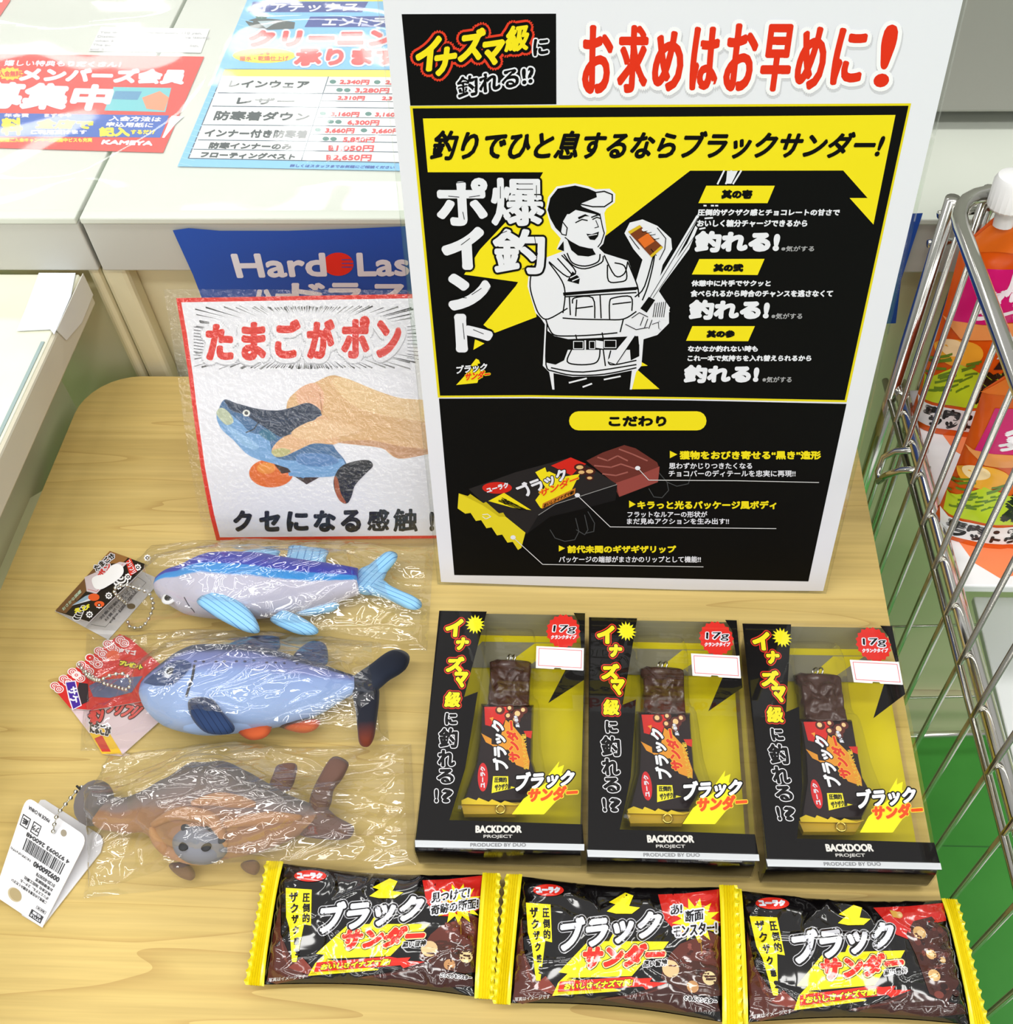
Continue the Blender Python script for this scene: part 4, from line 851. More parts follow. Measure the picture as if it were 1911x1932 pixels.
for i in range(11):
    u, v = f2.find(*K(720+i*48, 618+i*i*.15+(i % 2)*6)); p.ball(f2.at(u, v), .0007, mat((40, 44, 80), .8), 8, 5, (1.3, 1, .4))
p.build('back_dots', r2, smooth=True)
# ---- fish three: brown with an egg pouch
BRN = cloth_mat('brown_pile', [(.12, (92, 84, 80)), (.34, (122, 110, 106)), (.54, (134, 114, 108)), (.64, (150, 110, 82)), (1., (166, 126, 94))], .10)
DBR = cloth_mat('dark_brown_pile', [(0, (98, 74, 64)), (1, (112, 84, 74))], 0)
GRY = cloth_mat('grey_nose_pile', [(0, (110, 104, 104)), (1, (124, 118, 118))], 0)
TAN = cloth_mat('tan_pile', [(0, (178, 132, 94)), (1, (190, 146, 106))], 0)
f3 = Fish(M, [(405, 330), (430, 296), (480, 290), (560, 300), (640, 268), (740, 220), (860, 168), (960, 155), (1060, 166), (1180, 220), (1300, 282), (1400, 322), (1450, 345)], [(405, 380), (425, 425), (480, 440), (560, 452), (640, 448), (700, 500), (790, 548), (900, 582), (1050, 566), (1200, 520), (1320, 472), (1400, 425), (1450, 385)], .62, 44, .05)
r3 = thing('plush_fish', 'brown and grey plush fish with a spotted egg showing in its belly pouch', 'plush toy', PZ(*M(900, 380)), 'plush fish in clear bags')
f3.body(BRN, r3)
p = Part(); q = PZ(*M(424, 322), .011); p.ball(q, .0105, GRY, 18, 12, (.82, 1.05, .9)); p.build('nose', r3, smooth=True)
u, v = f3.find(*M(885, 485)); q = f3.at(u, v, -.006); ang = -.12
p = Part(); p.ball((0, 0, 0), .0125, mat((126, 128, 138), .7), 26, 16, (1.05, .78, .75)); eg = p
for i, vv in enumerate(eg.v): w = Vector(vv); w.rotate(Matrix.Rotation(ang, 3, 'Z')); eg.v[i] = tuple(w+q)
o = eg.build('egg', r3, smooth=True)
for dx, dy in ((-.0062, .0035), (.0045, .0045), (-.004, -.0052), (.006, -.004), (.0105, .001)):
    p = Part(); zz = .0094*math.sqrt(max(.05, 1-(dx/.0131)**2-(dy/.0098)**2)); w = Vector((dx, dy, zz)); w.rotate(Matrix.Rotation(ang, 3, 'Z')); p.ball(q+w, .0024, mat((40, 40, 42), .7), 12, 6, (1, .95, .35)); p.build('spot', o, smooth=True)
for ln, rr in (([(690, 420), (760, 385), (850, 372), (960, 400), (1000, 450), (1010, 510)], .0034), ([(690, 430), (700, 480), (760, 540), (850, 572), (950, 570), (1005, 530)], .0034), ([(860, 330), (960, 312), (1060, 318), (1150, 330)], .0034), ([(1000, 420), (1120, 400), (1240, 392), (1360, 388)], .0032)):
    pr = [f3.find(*M(x, y)) for x, y in ln]; c = catmull([Vector((a, b, 0)) for a, b in pr], 5)
    p = Part(); n = len(c); p.tube([f3.at(w.x, w.y, 0) for w in c], [rr*(.35+.65*math.sin(math.pi*i/(n-1))) for i in range(n)], TAN, 12); p.build('pouch_fold', r3, smooth=True)
fin('dorsal_fin', M, [(1218, 250), (1232, 190), (1254, 150), (1330, 144), (1336, 190), (1302, 268)], .014, .0028, DBR, r3, ((1240, 250), (1300, 150)))
fin('tail_fin', M, [(1396, 300), (1440, 200), (1500, 114), (1570, 140), (1548, 200), (1505, 255), (1490, 330), (1450, 390), (1400, 380)], .0115, .003, DBR, r3, ((1420, 380), (1540, 120)))
fin('tail_fin', M, [(1400, 340), (1470, 345), (1520, 385), (1590, 425), (1588, 465), (1555, 488), (1450, 486), (1352, 466), (1385, 420)], .0105, .003, DBR, r3, ((1400, 380), (1580, 460)))
fin('pelvic_fin', M, [(760, 600), (840, 590), (880, 640), (860, 672), (800, 650)], .005, .0028, DBR, r3, ((780, 600), (860, 660)))
fin('pelvic_fin', M, [(1085, 598), (1150, 580), (1172, 610), (1150, 645), (1105, 632)], .005, .0028, DBR, r3, ((1100, 590), (1140, 640)))

bag(f1, [K(500, 60), K(1856, 50), K(1822, 560), K(190, 455)], 'clear bag wrapped around the deep blue plush fish', 1.3)
bag(f2, [K(200, 478), K(1600, 520), K(1640, 985), K(170, 1035)], 'clear bag wrapped around the slate blue plush fish', 5.1)
bag(f3, [M(470, 85), M(1850, 45), M(1875, 590), M(365, 742)], 'clear bag wrapped around the brown plush fish', 8.7)
# ---- tags
def plane3(a, b, c): 
    n = (b-a).cross(c-a); return Plane(a, n)
PAPER = mat((238, 238, 240), .4)
t1 = thing('hang_tag', 'folded black picture tag on a ball chain beside the deep blue fish', 'tag', PZ(*NN(900, 600)))
A_ = PZ(*NN(500, 738), .0004); B_ = PZ(*NN(1000, 190), .004); C_ = PZ(*NN(1345, 318), .0215)
tp1 = plane3(A_, B_, C_)
p = Part(); P = Print(p, tp1, rough=.3, tr=lambda x, y: NN(x, y))
o1 = [(500, 738), (1000, 190), (1345, 318), (812, 836)]
p.prism([tp1(*NN(x, y), -.0002) for x, y in o1], -tp1.n*.0003, PAPER)
P.poly(o1, (24, 20, 22), 0)
P.poly([(500, 738), (1000, 190), (1090, 222), (600, 760)], (120, 84, 52), 1); P.poly([(1000, 190), (1170, 250), (1120, 300), (900, 310)], (150, 104, 56), 1)
for i in range(7): P.star(815+i*88, 770-i*86, 34, 26, 8, (238, 238, 240), 3); P.ell(815+i*88, 770-i*86, 18, 15, (24, 20, 22), 4, 14); P.ell(815+i*88, 770-i*86, 9, 7, (238, 238, 240), 5, 12)
for i in range(6): P.ell(700+i*12, 800-i*20, 40-i*3, 26-i*2, (238, 238, 240), 2+i*.3, 16); P.ell(700+i*12, 800-i*20, 33-i*3, 20-i*2, (24, 20, 22), 2.15+i*.3, 16)
for i in range(6): P.ell(1100, 470-i*8, 70-i*11, 50-i*8, (238, 238, 240) if i % 2 == 0 else (24, 20, 22), 2+i*.2, 18)
P.text('たまごが', [(850, 330), (1010, 215), (1060, 235), (880, 375)], (24, 20, 22), 4, 3, 7, WHT); P.text('ポン', [(880, 400), (980, 300), (1020, 330), (920, 430)], (210, 50, 50), 4, 4, 7, WHT)
P.poly([(1145, 290), (1190, 255), (1250, 380), (1185, 420)], (214, 56, 44), 4); P.text('フリフリ', [(1180, 268), (1240, 380), (1200, 408), (1150, 295)], WHT, 5, 2)
P.poly([(650, 690), (780, 600), (900, 560), (860, 600), (740, 665)], (150, 178, 200), 2); P.poly([(650, 690), (760, 650), (880, 590), (830, 640)], (226, 230, 236), 3); P.ell(690, 640, 6, 5, (10, 10, 10), 5, 10)
P.ell(855, 612, 52, 34, (230, 92, 40), 3, 24, -.5); P.ell(905, 675, 46, 28, (230, 92, 40), 3, 24, -.6)
P.text('えび', [(672, 722), (812, 676), (820, 716), (684, 756)], (236, 226, 60), 4, 4); P.text('おさかな図鑑', [(560, 716), (732, 540), (742, 566), (580, 736)], (190, 214, 190), 4, 1)
P.poly([(770, 430), (1090, 290), (1160, 300), (880, 580), (790, 560)], (214, 200, 206), 4.5); P.line([(800, 540), (880, 560), (1120, 310)], 4, (200, 60, 60), 5)
P.poly([(a.x, a.y) for a in catmull([Vector(v) for v in ((836, 450, 0), (880, 415, 0), (950, 400, 0), (1000, 340, 0), (1060, 308, 0), (1115, 330, 0), (1124, 390, 0), (1075, 450, 0), (1000, 500, 0), (920, 540, 0), (860, 525, 0))], 5, True)], (250, 250, 252), 7)
p.build('front_leaf', t1)
tb1 = lambda x, y, h=0.: PZ(*NN(x, y), .0008+h)
p = Part(); P = Print(p, tb1, rough=.4)
ob = [(500, 738), (812, 560), (1260, 360), (1470, 455), (985, 1000)]
p.prism([tb1(x, y, -.0002) for x, y in ob], (0, 0, -.0003), PAPER); P.poly(ob, (214, 212, 212), 0)
P.line([(830, 860), (960, 884), (1330, 480), (1290, 450), (1240, 420)], 4, (120, 118, 120), 2)
for i, s_ in enumerate(('対象年齢6才以上', '材質ポリエステル', '中国製')): P.text(s_, [(900+i*46, 800+i*18), (1200+i*46-i*30, 500+i*22), (1222+i*46-i*30, 516+i*22), (922+i*46, 818+i*18)], (90, 90, 94), 3, .6)
P.ell(1195, 695, 38, 26, (110, 90, 50), 3); p.build('back_leaf', t1)
chain([PZ(*NN(1150, 670), .003), PZ(*NN(1040, 560), .022), PZ(*NN(1110, 500), .024), PZ(*NN(1230, 525), .022), PZ(*NN(1350, 575), .02), PZ(*NN(1395, 680), .012), PZ(*NN(1360, 800), .006), PZ(*NN(1290, 885), .003), PZ(*NN(1190, 885), .003), PZ(*NN(1165, 840), .003)], t1)
t2 = thing('hang_tag', 'red and white wave patterned tag on a ball chain beside the slate blue fish', 'tag', PZ(*NN(900, 1350)))
tt = lambda x, y, h=0.: PZ(*NN(x, y), .003+h)
p = Part(); P = Print(p, tt, rough=.3)
o2 = [(470, 1425), (1090, 950), (1180, 985), (1480, 1240), (1300, 1560), (840, 1640), (640, 1625)]
p.prism([tt(x, y, -.0002) for x, y in o2], (0, 0, -.0004), PAPER); P.poly(o2, (206, 44, 42), 0)
for j in range(4):
    for i in range(9):
        x, y = 500+i*80+j*36, 1420-i*64+j*30
        if not in_poly(x, y, [(470, 1430), (1090, 950), (1190, 1000), (600, 1480)]): continue
        for k, r_ in enumerate((46, 36, 26, 16, 8)): P.ell(x, y, r_, r_*.8, (236, 226, 226) if k % 2 == 0 else (206, 44, 42), 1+.25*k+j*.02, 16)
P.poly([(590, 1380), (690, 1370), (705, 1450), (745, 1600), (660, 1640), (625, 1540)], (236, 226, 236), 3); P.poly([(600, 1390), (682, 1380), (698, 1455), (735, 1595), (667, 1630), (634, 1530)], (70, 40, 150), 3.5)
P.text('サケ', [(690, 1425), (715, 1560), (650, 1590), (618, 1440)], WHT, 4, 4)
P.poly([(720, 1390), (800, 1400), (810, 1560), (745, 1590), (705, 1450)], (50, 40, 44), 3)
P.ell(1030, 1145, 62, 50, (226, 96, 64), 3); P.text('プレゼント', [(1100, 1190), (1300, 1230), (1290, 1270), (1090, 1225)], (232, 226, 60), 4, 5, 6, (40, 30, 20)); P.text('タマゴ', [(1090, 1075), (1240, 1100), (1235, 1140), (1080, 1110)], (230, 220, 220), 3, 3)
P.poly([(810, 1420), (900, 1370), (1100, 1350), (1300, 1330), (1200, 1480), (1000, 1530), (850, 1520)], (96, 104, 140), 3); P.poly([(900, 1260), (1080, 1320), (1000, 1350), (900, 1340)], (226, 70, 56), 3)
p.build('front_leaf', t2)
tl = lambda x, y, h=0.: PZ(*NN(x, y), .0014+h)
p = Part(); P = Print(p, tl, rough=.3)
o3 = [(640, 1625), (840, 1500), (1300, 1400), (1500, 1700), (1100, 2060), (930, 2040), (820, 1860)]
p.prism([tl(x, y, -.0002) for x, y in o3], (0, 0, -.0004), PAPER); P.poly(o3, (222, 200, 204), 0)
P.poly([(815, 1850), (960, 1790), (1120, 2050), (930, 2040)], (236, 190, 50), 1); P.poly([(1180, 1480), (1300, 1440), (1420, 1590), (1250, 1650)], (200, 60, 56), 1); P.poly([(860, 1900), (930, 1870), (1010, 2020), (930, 2020)], (206, 60, 50), 2)
P.text('たまごが', [(810, 1720), (1010, 1800), (1000, 1880), (820, 1840)], (50, 40, 44), 3, 5, 6, (240, 236, 236)); P.text('ポン', [(800, 1660), (930, 1600), (950, 1730), (840, 1770)], (220, 70, 66), 3, 10, 10, (60, 40, 44)); P.text('フリフリ', [(1000, 1560), (1300, 1620), (1200, 1720), (970, 1660)], (220, 90, 86), 3, 8, 8, (60, 40, 44))
p.build('back_leaf', t2)
chain([PZ(*NN(720, 1225), .004), PZ(*NN(800, 1330), .006), PZ(*NN(900, 1370), .02), PZ(*NN(1000, 1325), .022), PZ(*NN(1120, 1310), .021), PZ(*NN(1190, 1370), .02), PZ(*NN(1160, 1450), .016), PZ(*NN(1060, 1430), .012), PZ(*NN(930, 1390), .008), PZ(*NN(780, 1290), .006)], t2)
t3 = thing('hang_tag', 'white folded tag with a barcode on a ball chain beside the brown fish', 'tag', PZ(*M(200, 600)))
bk = lambda x, y, h=0.: PZ(*M(x, y), .0006+h)
p = Part(); p.prism([bk(x, y) for x, y in ((190, 884), (100, 830), (60, 500), (185, 310), (205, 310), (455, 470), (466, 500), (455, 545))], (0, 0, .0005), mat((226, 226, 230), .45)); p.build('back_leaf', t3)
fl = plane3(PZ(*M(190, 882), .0016), PZ(*M(-20, 735), .003), PZ(*M(140, 300), .011))
p = Part(); P = Print(p, fl, rough=.35)
def rr_(pts, r=.12, n=5):
    out_ = []
    for i in range(len(pts)):
        a, b, c = Vector(pts[i-1]), Vector(pts[i]), Vector(pts[(i+1) % len(pts)])
        a2 = b+(a-b)*r; c2 = b+(c-b)*r
        out_ += [tuple((a2*(1-t)**2+b*2*t*(1-t)+c2*t*t)) for t in [k/n for k in range(n+1)]]
    return out_
fo = [(190, 884), (-28, 738), (120, 290), (396, 478)]; fo = [(190, 884), (-28, 738)]+rr_([(-28, 738), (120, 290), (396, 478), (190, 884)])[6:18]
P.tr = lambda x, y: M(x, y)
p.prism([fl(*M(x, y), -.0001) for x, y in fo], -fl.n*.0004, mat((234, 234, 238), .4))
hm = homog([(0, 0), (100, 0), (100, 150), (0, 150)], [(190, 884), (-28, 738), (120, 290), (396, 478)])
P.tr = lambda x, y: M(*hm(x, y))
K_ = (40, 40, 44)
P.poly([(6, 4), (30, 4), (30, 18), (6, 18)], K_, 1); P.text('STYLE', (8, 6, 28, 10), WHT, 2, .2); P.text('仕様', (10, 12, 26, 16.5), WHT, 2, .3)
P.line([(6, 23), (24, 23), (24, 28), (6, 28)], .6, K_, 1, True); P.text('検針済', (8, 24, 22, 27), K_, 2, .1)
P.ell(66, 22, 13, 11, (198, 184, 150), 1); P.ell(65, 23, 11.5, 9.5, (176, 158, 116), 1.5)
for i, s_ in enumerate(('ご使用上の注意をお読みください', 'ポリエステル、スチール', '株式会社 池田工業社', 'お客様相談室', '0120-850078')): P.text(s_, (12, 38+i*7.5, (80, 66, 62, 44, 46)[i], 43+i*7.5), K_, 1, .15)
P.text('009260040', (10, 78, 56, 85), K_, 1, .5); P.text('たまごがポン(チョウザメ)', (62, 80, 98, 84), K_, 1, .1)
random.seed(5); xx_ = 12.
while xx_ < 80:
    w_ = random.choice((.7, 1.1, 1.7, 2.2)); P.rect(xx_, 89, xx_+w_, 106, K_, 1); xx_ += w_+random.choice((.8, 1.1, 1.6))
P.text('4 970093 260048', (8, 108, 82, 113), K_, 1, .3)
for x in (72, 90): P.line([(x-6, 116), (x+6, 116), (x+6, 129), (x-6, 129)], 1.2, K_, 1, True)
P.text('プラ', (67, 119, 77, 126), K_, 2, .3); P.text('紙', (86, 119, 94, 126), K_, 2, .3); P.text('MADE IN CHINA', (58, 138, 92, 142), K_, 1, .15)
P.ell(33, 138, 4.5, 4, (150, 140, 120), 2, 16)
p.build('front_leaf', t3)
chain([fl(*M(240, 450), .001), fl(*M(250, 400), .004), PZ(*M(265, 365), .014), PZ(*M(310, 310), .015), PZ(*M(350, 262), .015), PZ(*M(375, 250), .016), PZ(*M(410, 262), .018)], t3)
p = Part(); p.tube([PZ(*M(346, 246), .017), PZ(*M(392, 288), .018)], .0006, mat((30, 28, 28)), 6); p.build('cord_loop', t3)
# ------------------------------------------------------------------ lure boxes in a row
Q = crop(760, 1130, 2.8103); R3 = crop(1380, 1130, 3.38983)
BH = .026
def boxframe(tl, tr, br, bl):
    a, b, c, d = [PZ(x, y, BH) for x, y in (tl, tr, br, bl)]
    ex = ((b-a)+(c-d)).normalized(); ctr = (a+b+c+d)/4
    return ctr, math.atan2(ex.y, ex.x), ((b-a).length+(c-d).length)/2, ((d-a).length+(c-b).length)/2
fr = [boxframe(Q(190, 57), Q(968, 72), Q(963, 1340), Q(62, 1322)), boxframe(Q(987, 90), Q(1777, 106), Q(1889, 1400), Q(975, 1376)), boxframe(R3(77, 148), R3(1048, 162), R3(1338, 1748), R3(212, 1722))]
BW = sum(f[2] for f in fr)/3-.001; BD = sum(f[3] for f in fr)/3
c0, a0 = fr[0][0], fr[0][1]
RM = Matrix.Rotation(-a0, 3, 'Z')
def tl_(P_): w = P_-Vector((c0.x, c0.y, 0)); return RM @ w        # to the first box's own coordinates (origin: middle of its base)
def lay(z): return lambda x, y, h=0.: tl_(PZ(x, y, z+h))
BX = thing('lure_box', 'black and yellow lure box nearest the plush fish, beside the brown fish bag', 'box', (c0.x, c0.y, 0), 'boxed chocolate bar lures', a0)
PET = film('box_film', .036, (1, 1, 1), .015)
BLK_G = mat((14, 12, 13), .09, .5)
hx, hy = BW/2, BD/2
# clear shell with a rounded lower front edge
sec = [(hy, .0004), (hy, BH), (-hy+.004, BH)]+[(-hy+.004-.004*math.sin(a), BH-.004+.004*math.cos(a)) for a in [math.pi/2*k/5 for k in range(1, 6)]]+[(-hy, .009)]+[(-hy+.0075-.0075*math.cos(a), .0085-.008*math.sin(a)) for a in [math.pi/2*k/5 for k in range(1, 6)]]
p = Part(); n = len(sec)
p.add([(-hx, y, z) for y, z in sec]+[(hx, y, z) for y, z in sec], [[i, (i+1) % n, n+(i+1) % n, n+i] for i in range(n)]+[list(range(n)), [n+i for i in range(n)]], PET)
shell = p.build('clear_shell', BX, local=True)
zt = BH-.0006
p = Part(); P = Print(p, lay(zt), rough=.3, spec=.15, tr=lambda x, y: Q(x, y), dh=2.5e-5)
KB = (15, 13, 14)
P.poly([(193, 62), (445, 67), (325, 520), (398, 492), (330, 900), (247, 1172), (952, 1195), (962, 1336), (66, 1318)], KB, 0)
P.poly([(770, 553), (862, 376), (962, 376), (962, 428)], KB, 0); P.poly([(905, 74), (966, 76), (964, 258), (945, 262), (935, 130)], KB, 0)
P.poly([(64, 1275), (962, 1300), (962, 1334), (66, 1316)], (206, 210, 214), 1)
yb = [(220, 102, 325, 205), (275, 200, 355, 275), (225, 302, 330, 392), (265, 382, 350, 474), (217, 488, 313, 578)]
for ch, q in zip('イナズマ級', yb):
    q = (q[0]+12, q[1]+10, q[2]-12, q[3]-10); f = [(q[0]+4, q[1]), (q[2]+4, q[1]), (q[2]-4, q[3]), (q[0]-4, q[3])]
    P.text(ch, f, (240, 222, 40), 2, 7, 5, KB, 5, (214, 60, 40))
for ch, q in zip('に釣れる!?', ((222, 604, 288, 668), (190, 684, 293, 790), (184, 800, 278, 890), (180, 900, 272, 980), (168, 1008, 188, 1080), (206, 1008, 266, 1080))): P.text(ch, (q[0]+6, q[1]+5, q[2]-6, q[3]-5), KB, 2, 5, 4.5, (226, 226, 230))
P.star(383, 135, 52, 33, 15, (236, 228, 40), 2, .1)
P.star(850, 172, 92, 82, 18, (220, 50, 42), 2); P.text('17g', [(800, 142), (918, 140), (910, 184), (794, 182)], (16, 14, 16), 3, 1.8, 4.5, WHT); P.text('クランクタイプ', [(788, 193), (920, 192), (916, 212), (784, 212)], WHT, 3, 1.4)
logo_q = [(585, 868), (925, 868), (925, 1140), (585, 1140)]
P.poly([(830, 860), (762, 945), (800, 945), (640, 1060), (578, 1142), (748, 1142), (838, 1045), (790, 1040), (880, 935), (840, 925), (855, 880), (820, 895)], (244, 234, 40), 1.5)
P.text('ブラック', [(610, 925), (912, 908), (892, 985), (592, 1020)], (238, 238, 242), 3, 5, 7, KB); P.text('サンダー', [(672, 1008), (930, 990), (918, 1058), (660, 1075)], (232, 84, 36), 5, 5, 4, (250, 214, 60))
P.text('BACKDOOR', (387, 1203, 628, 1238), (222, 220, 214), 2, 2.5); P.text('PROJECT', (428, 1251, 580, 1271), (200, 198, 194), 2, .8); P.text('PRODUCED BY DUO', (358, 1295, 652, 1313), (128, 130, 134), 2, .8)
# black front face and left wall under the film
fv = [(y, z) for y, z in sec[2:]]
p.add([(-hx+.0004, y+.0005, z-.0005) for y, z in fv]+[(hx-.0004, y+.0005, z-.0005) for y, z in fv], [[i, i+1, len(fv)+i+1, len(fv)+i] for i in range(len(fv)-1)], BLK_G)
p.add([(-hx+.0005, -hy+.004, .002), (-hx+.0005, hy-.0005, .002), (-hx+.0005, hy-.0005, BH-.0006), (-hx+.0005, -hy+.004, BH-.0006)], [[0, 1, 2, 3]], BLK_G)
prn = p.build('printed_panel', BX, local=True)
p = Part(); P = Print(p, lay(.0045), rough=.3, spec=.5, tr=lambda x, y: Q(x, y))
OY = (216, 200, 22)
m_y = mat(OY, .3, .5)
p.add([(-hx+.001, -hy+.006, .0035), (hx-.001, -hy+.006, .0035), (hx-.001, hy-.001, .0035), (-hx+.001, hy-.001, .0035)], [[0, 1, 2, 3]], m_y)
p.add([(-hx+.001, hy-.0008, .0035), (hx-.001, hy-.0008, .0035), (hx-.001, hy-.0008, BH-.002), (-hx+.001, hy-.0008, BH-.002)], [[0, 1, 2, 3]], mat((150, 146, 120), .35))
GB = (132, 128, 104)
P.poly([(330, 225), (960, 235), (962, 372), (300, 362)], GB, 1); P.poly([(700, 235), (860, 236), (640, 370), (520, 368)], OY, 2); P.poly([(330, 225), (420, 226), (350, 300), (320, 330)], OY, 2); P.poly([(905, 236), (960, 237), (960, 330), (880, 368), (820, 366)], (190, 178, 40), 2)
p.build('backing_card', BX, local=True)
# clear blister around the lure
bo = [(440, 175), (470, 155), (660, 155), (695, 180), (705, 260), (690, 500), (722, 560), (735, 800), (760, 1000), (640, 1135), (300, 1135), (276, 1105), (285, 1060), (375, 700), (395, 520), (415, 400)]
bo = [tuple(v.xy) for v in catmull([Vector((x, y, 0)) for x, y in bo], 3, True)]
p = Part(); n = len(bo); cxm = sum(v[0] for v in bo)/n; cym = sum(v[1] for v in bo)/n
rings = []
for z, k in ((.0048, 1.0), (.018, .985), (.0212, .965), (.0222, .93)):
    rings += [lay(z)(*Q(cxm+(x-cxm)*k, cym+(y-cym)*k)) for x, y in bo]
p.add(rings, [[r*n+i, r*n+(i+1) % n, (r+1)*n+(i+1) % n, (r+1)*n+i] for r in range(3) for i in range(n)]+[[3*n+i for i in range(n)]], film('blister_film', .022, (1, 1, 1), .03, bump=.05, bscale=60))
p.build('blister', BX, local=True, smooth=False)
# price sticker on the film
p = Part(); P = Print(p, lay(BH+.0002), rough=.5, tr=lambda x, y: Q(x, y))
P.poly([(708, 250), (960, 262), (957, 380), (842, 374), (836, 366), (804, 364), (800, 372), (705, 366)], (244, 240, 242), 0)
P.line([(722, 262), (948, 274), (945, 368)], 3, (226, 90, 100), 1); P.line([(722, 262), (719, 352), (945, 366)], 3, (226, 90, 100), 1); P.poly([(735, 272), (925, 282), (945, 300), (940, 355), (900, 362), (728, 350)], (252, 252, 253), 2)
stk = p.build('price_sticker', BX, local=True); stk['label'] = 'white price sticker with a thin red border'
# ---- lure lying in the blister
LU = thing('fishing_lure', 'chocolate bar lure inside the box nearest the plush fish', 'fishing lure', (c0.x, c0.y, .0052), 'chocolate bar lures in the boxes', a0)
def loft_slab(outline, z0, z1, m, name, root, bumps=0., seed=1, rim=.12):
    """rounded slab from a pixel outline (seen at its top), with an optional lumpy top"""
    p = Part(); o = [Vector((x, y, 0)) for x, y in outline]; n = len(o); c = sum(o, Vector())/n; vs = []
    prof_ = [(z0, .94), (z0+.15*(z1-z0), 1.), (z0+.7*(z1-z0), 1.), (z0+.9*(z1-z0), .965), ]+[(z1, .93-.08*k) for k in range(11)]
    for z, k in prof_:
        for q in o:
            w = c+(q-c)*k; v = lay(z)(*Q(w.x, w.y))
            if bumps and k < 1:
                v.z += bumps*(noise.noise(Vector((v.x*170, v.y*150, seed)))+.5*noise.noise(Vector((v.x*420, v.y*380, seed+3))))
            v.z -= .0052; vs.append(v)
    R_ = len(prof_)
    fs = [[r*n+i, r*n+(i+1) % n, (r+1)*n+(i+1) % n, (r+1)*n+i] for r in range(R_-1) for i in range(n)]+[[i for i in range(n)][::-1], [(R_-1)*n+i for i in range(n)]]
    p.add(vs, fs, m); return p
def dense(pts, k=6, closed=True):
    out = []; n = len(pts)
    for i in range(n):
        a, b = pts[i], pts[(i+1) % n]
        out += [(a[0]+(b[0]-a[0])*j/k, a[1]+(b[1]-a[1])*j/k) for j in range(k)]
    return out
CHOC = mat((66, 40, 30), .22, .5)
co_ = catmull([Vector((x, y, 0)) for x, y in ((470, 330), (570, 322), (668, 332), (682, 360), (676, 450), (672, 545), (664, 575), (560, 580), (455, 572), (450, 540), (458, 440), (462, 360))], 6, True)
p = loft_slab([tuple(v.xy) for v in co_], .0062, .0165, CHOC, '', LU, .0034, 4.)
p.build('chocolate_body', LU, smooth=True, local=True)
wo = dense([(415, 556), (694, 562), (690, 700), (688, 860), (722, 960), (640, 1080), (312, 1086), (345, 990), (384, 880), (405, 740)], 5)
p = loft_slab(wo, .0060, .0178, mat((34, 22, 24), .16, .5), '', LU)
P = Print(p, lambda x, y, h=0.: lay(.0178)(x, y, h)-Vector((0, 0, .0052)), rough=.16, spec=.5, tr=lambda x, y: Q(x, y))
P.poly([(432, 572), (560, 572), (560, 600), (520, 690), (436, 668)], (212, 40, 34), 1); P.poly([(640, 700), (686, 700), (680, 740), (655, 730)], (206, 44, 34), 1)
for x, y, r in ((515, 590, 26), (568, 580, 20), (610, 610, 30), (640, 590, 22), (600, 640, 24), (560, 620, 22)): P.ell(x, y, r, r*.9, (92, 36, 30), 1.5, 14); P.ell(x-3, y-2, r*.5, r*.5, (236, 200, 140), 2.5, 12)
P.poly([(458, 632), (480, 626), (475, 655), (468, 640)], (240, 160, 60), 3)
P.poly([(415, 712), (470, 742), (470, 770), (505, 775), (545, 640), (590, 680), (640, 740), (672, 860), (668, 905), (600, 880), (560, 800), (500, 800), (470, 775), (440, 760)], (226, 150, 44), 1)
def rot(t, x0, y0, x1, y1, **k): return [(x0, y1), (x0, y0), (x1, y0), (x1, y1)]
P.text('ブラック', [(482, 905), (470, 645), (530, 650), (560, 905)], (238, 238, 242), 3, 4, 5, (20, 16, 18)); P.text('サンダー', [(565, 860), (545, 650), (600, 650), (622, 860)], (220, 56, 36), 3, 4, 3, (244, 180, 60))
P.text('おいしさイナズマ級!', [(640, 905), (626, 720), (652, 716), (668, 900)], (226, 190, 60), 3, 1); P.text('黒い雷神', [(600, 680), (588, 622), (606, 618), (620, 680)], WHT, 4, .8, 1, KB)
P.ell(424, 945, 27, 76, (214, 40, 44), 2, 24); P.text('ユーラク', [(410, 1000), (412, 890), (434, 890), (436, 1000)], WHT, 3, 1.6)
P.poly([(478, 940), (558, 940), (560, 990), (600, 1000), (470, 1030), (474, 985)], (236, 226, 40), 2); P.text('圧倒的', (486, 946, 550, 972), KB, 3, 1.2); P.text('ザクザク感', [(486, 985), (575, 975), (570, 1005), (490, 1018)], KB, 3, 1.2)
o = p.build('wrapper_body', LU, local=True); smooth_by_angle(o, 40)
zz = [(345, 1040), (390, 1062), (400, 1050), (455, 1072), (470, 1058), (520, 1080), (540, 1068), (600, 1085), (625, 1078)]
p = Part(); lo = zz+[(592, 1140), (320, 1140), (300, 1112), (308, 1072)]
top = [lay(.0170)(*Q(x, y))-Vector((0, 0, .0052)) for x, y in zz]
P = Print(p, lambda x, y, h=0.: lay(.0181)(x, y, h)-Vector((0, 0, .0052)), rough=.2, tr=lambda x, y: Q(x, y))
GOLD = (226, 196, 40)
P.poly([(310, 1068), (345, 1052), (390, 1068), (402, 1054), (455, 1076), (472, 1062), (520, 1082), (540, 1070), (600, 1088), (640, 1078), (640, 1082), (600, 1094), (312, 1088)], GOLD, 1)
p.prism([lay(.0165)(*Q(x, y))-Vector((0, 0, .0052)) for x, y in ((308, 1084), (640, 1080), (592, 1140), (322, 1140))], (0, 0, -.004), mat((196, 160, 34), .25, .5))
p.build('lip', LU, local=True)
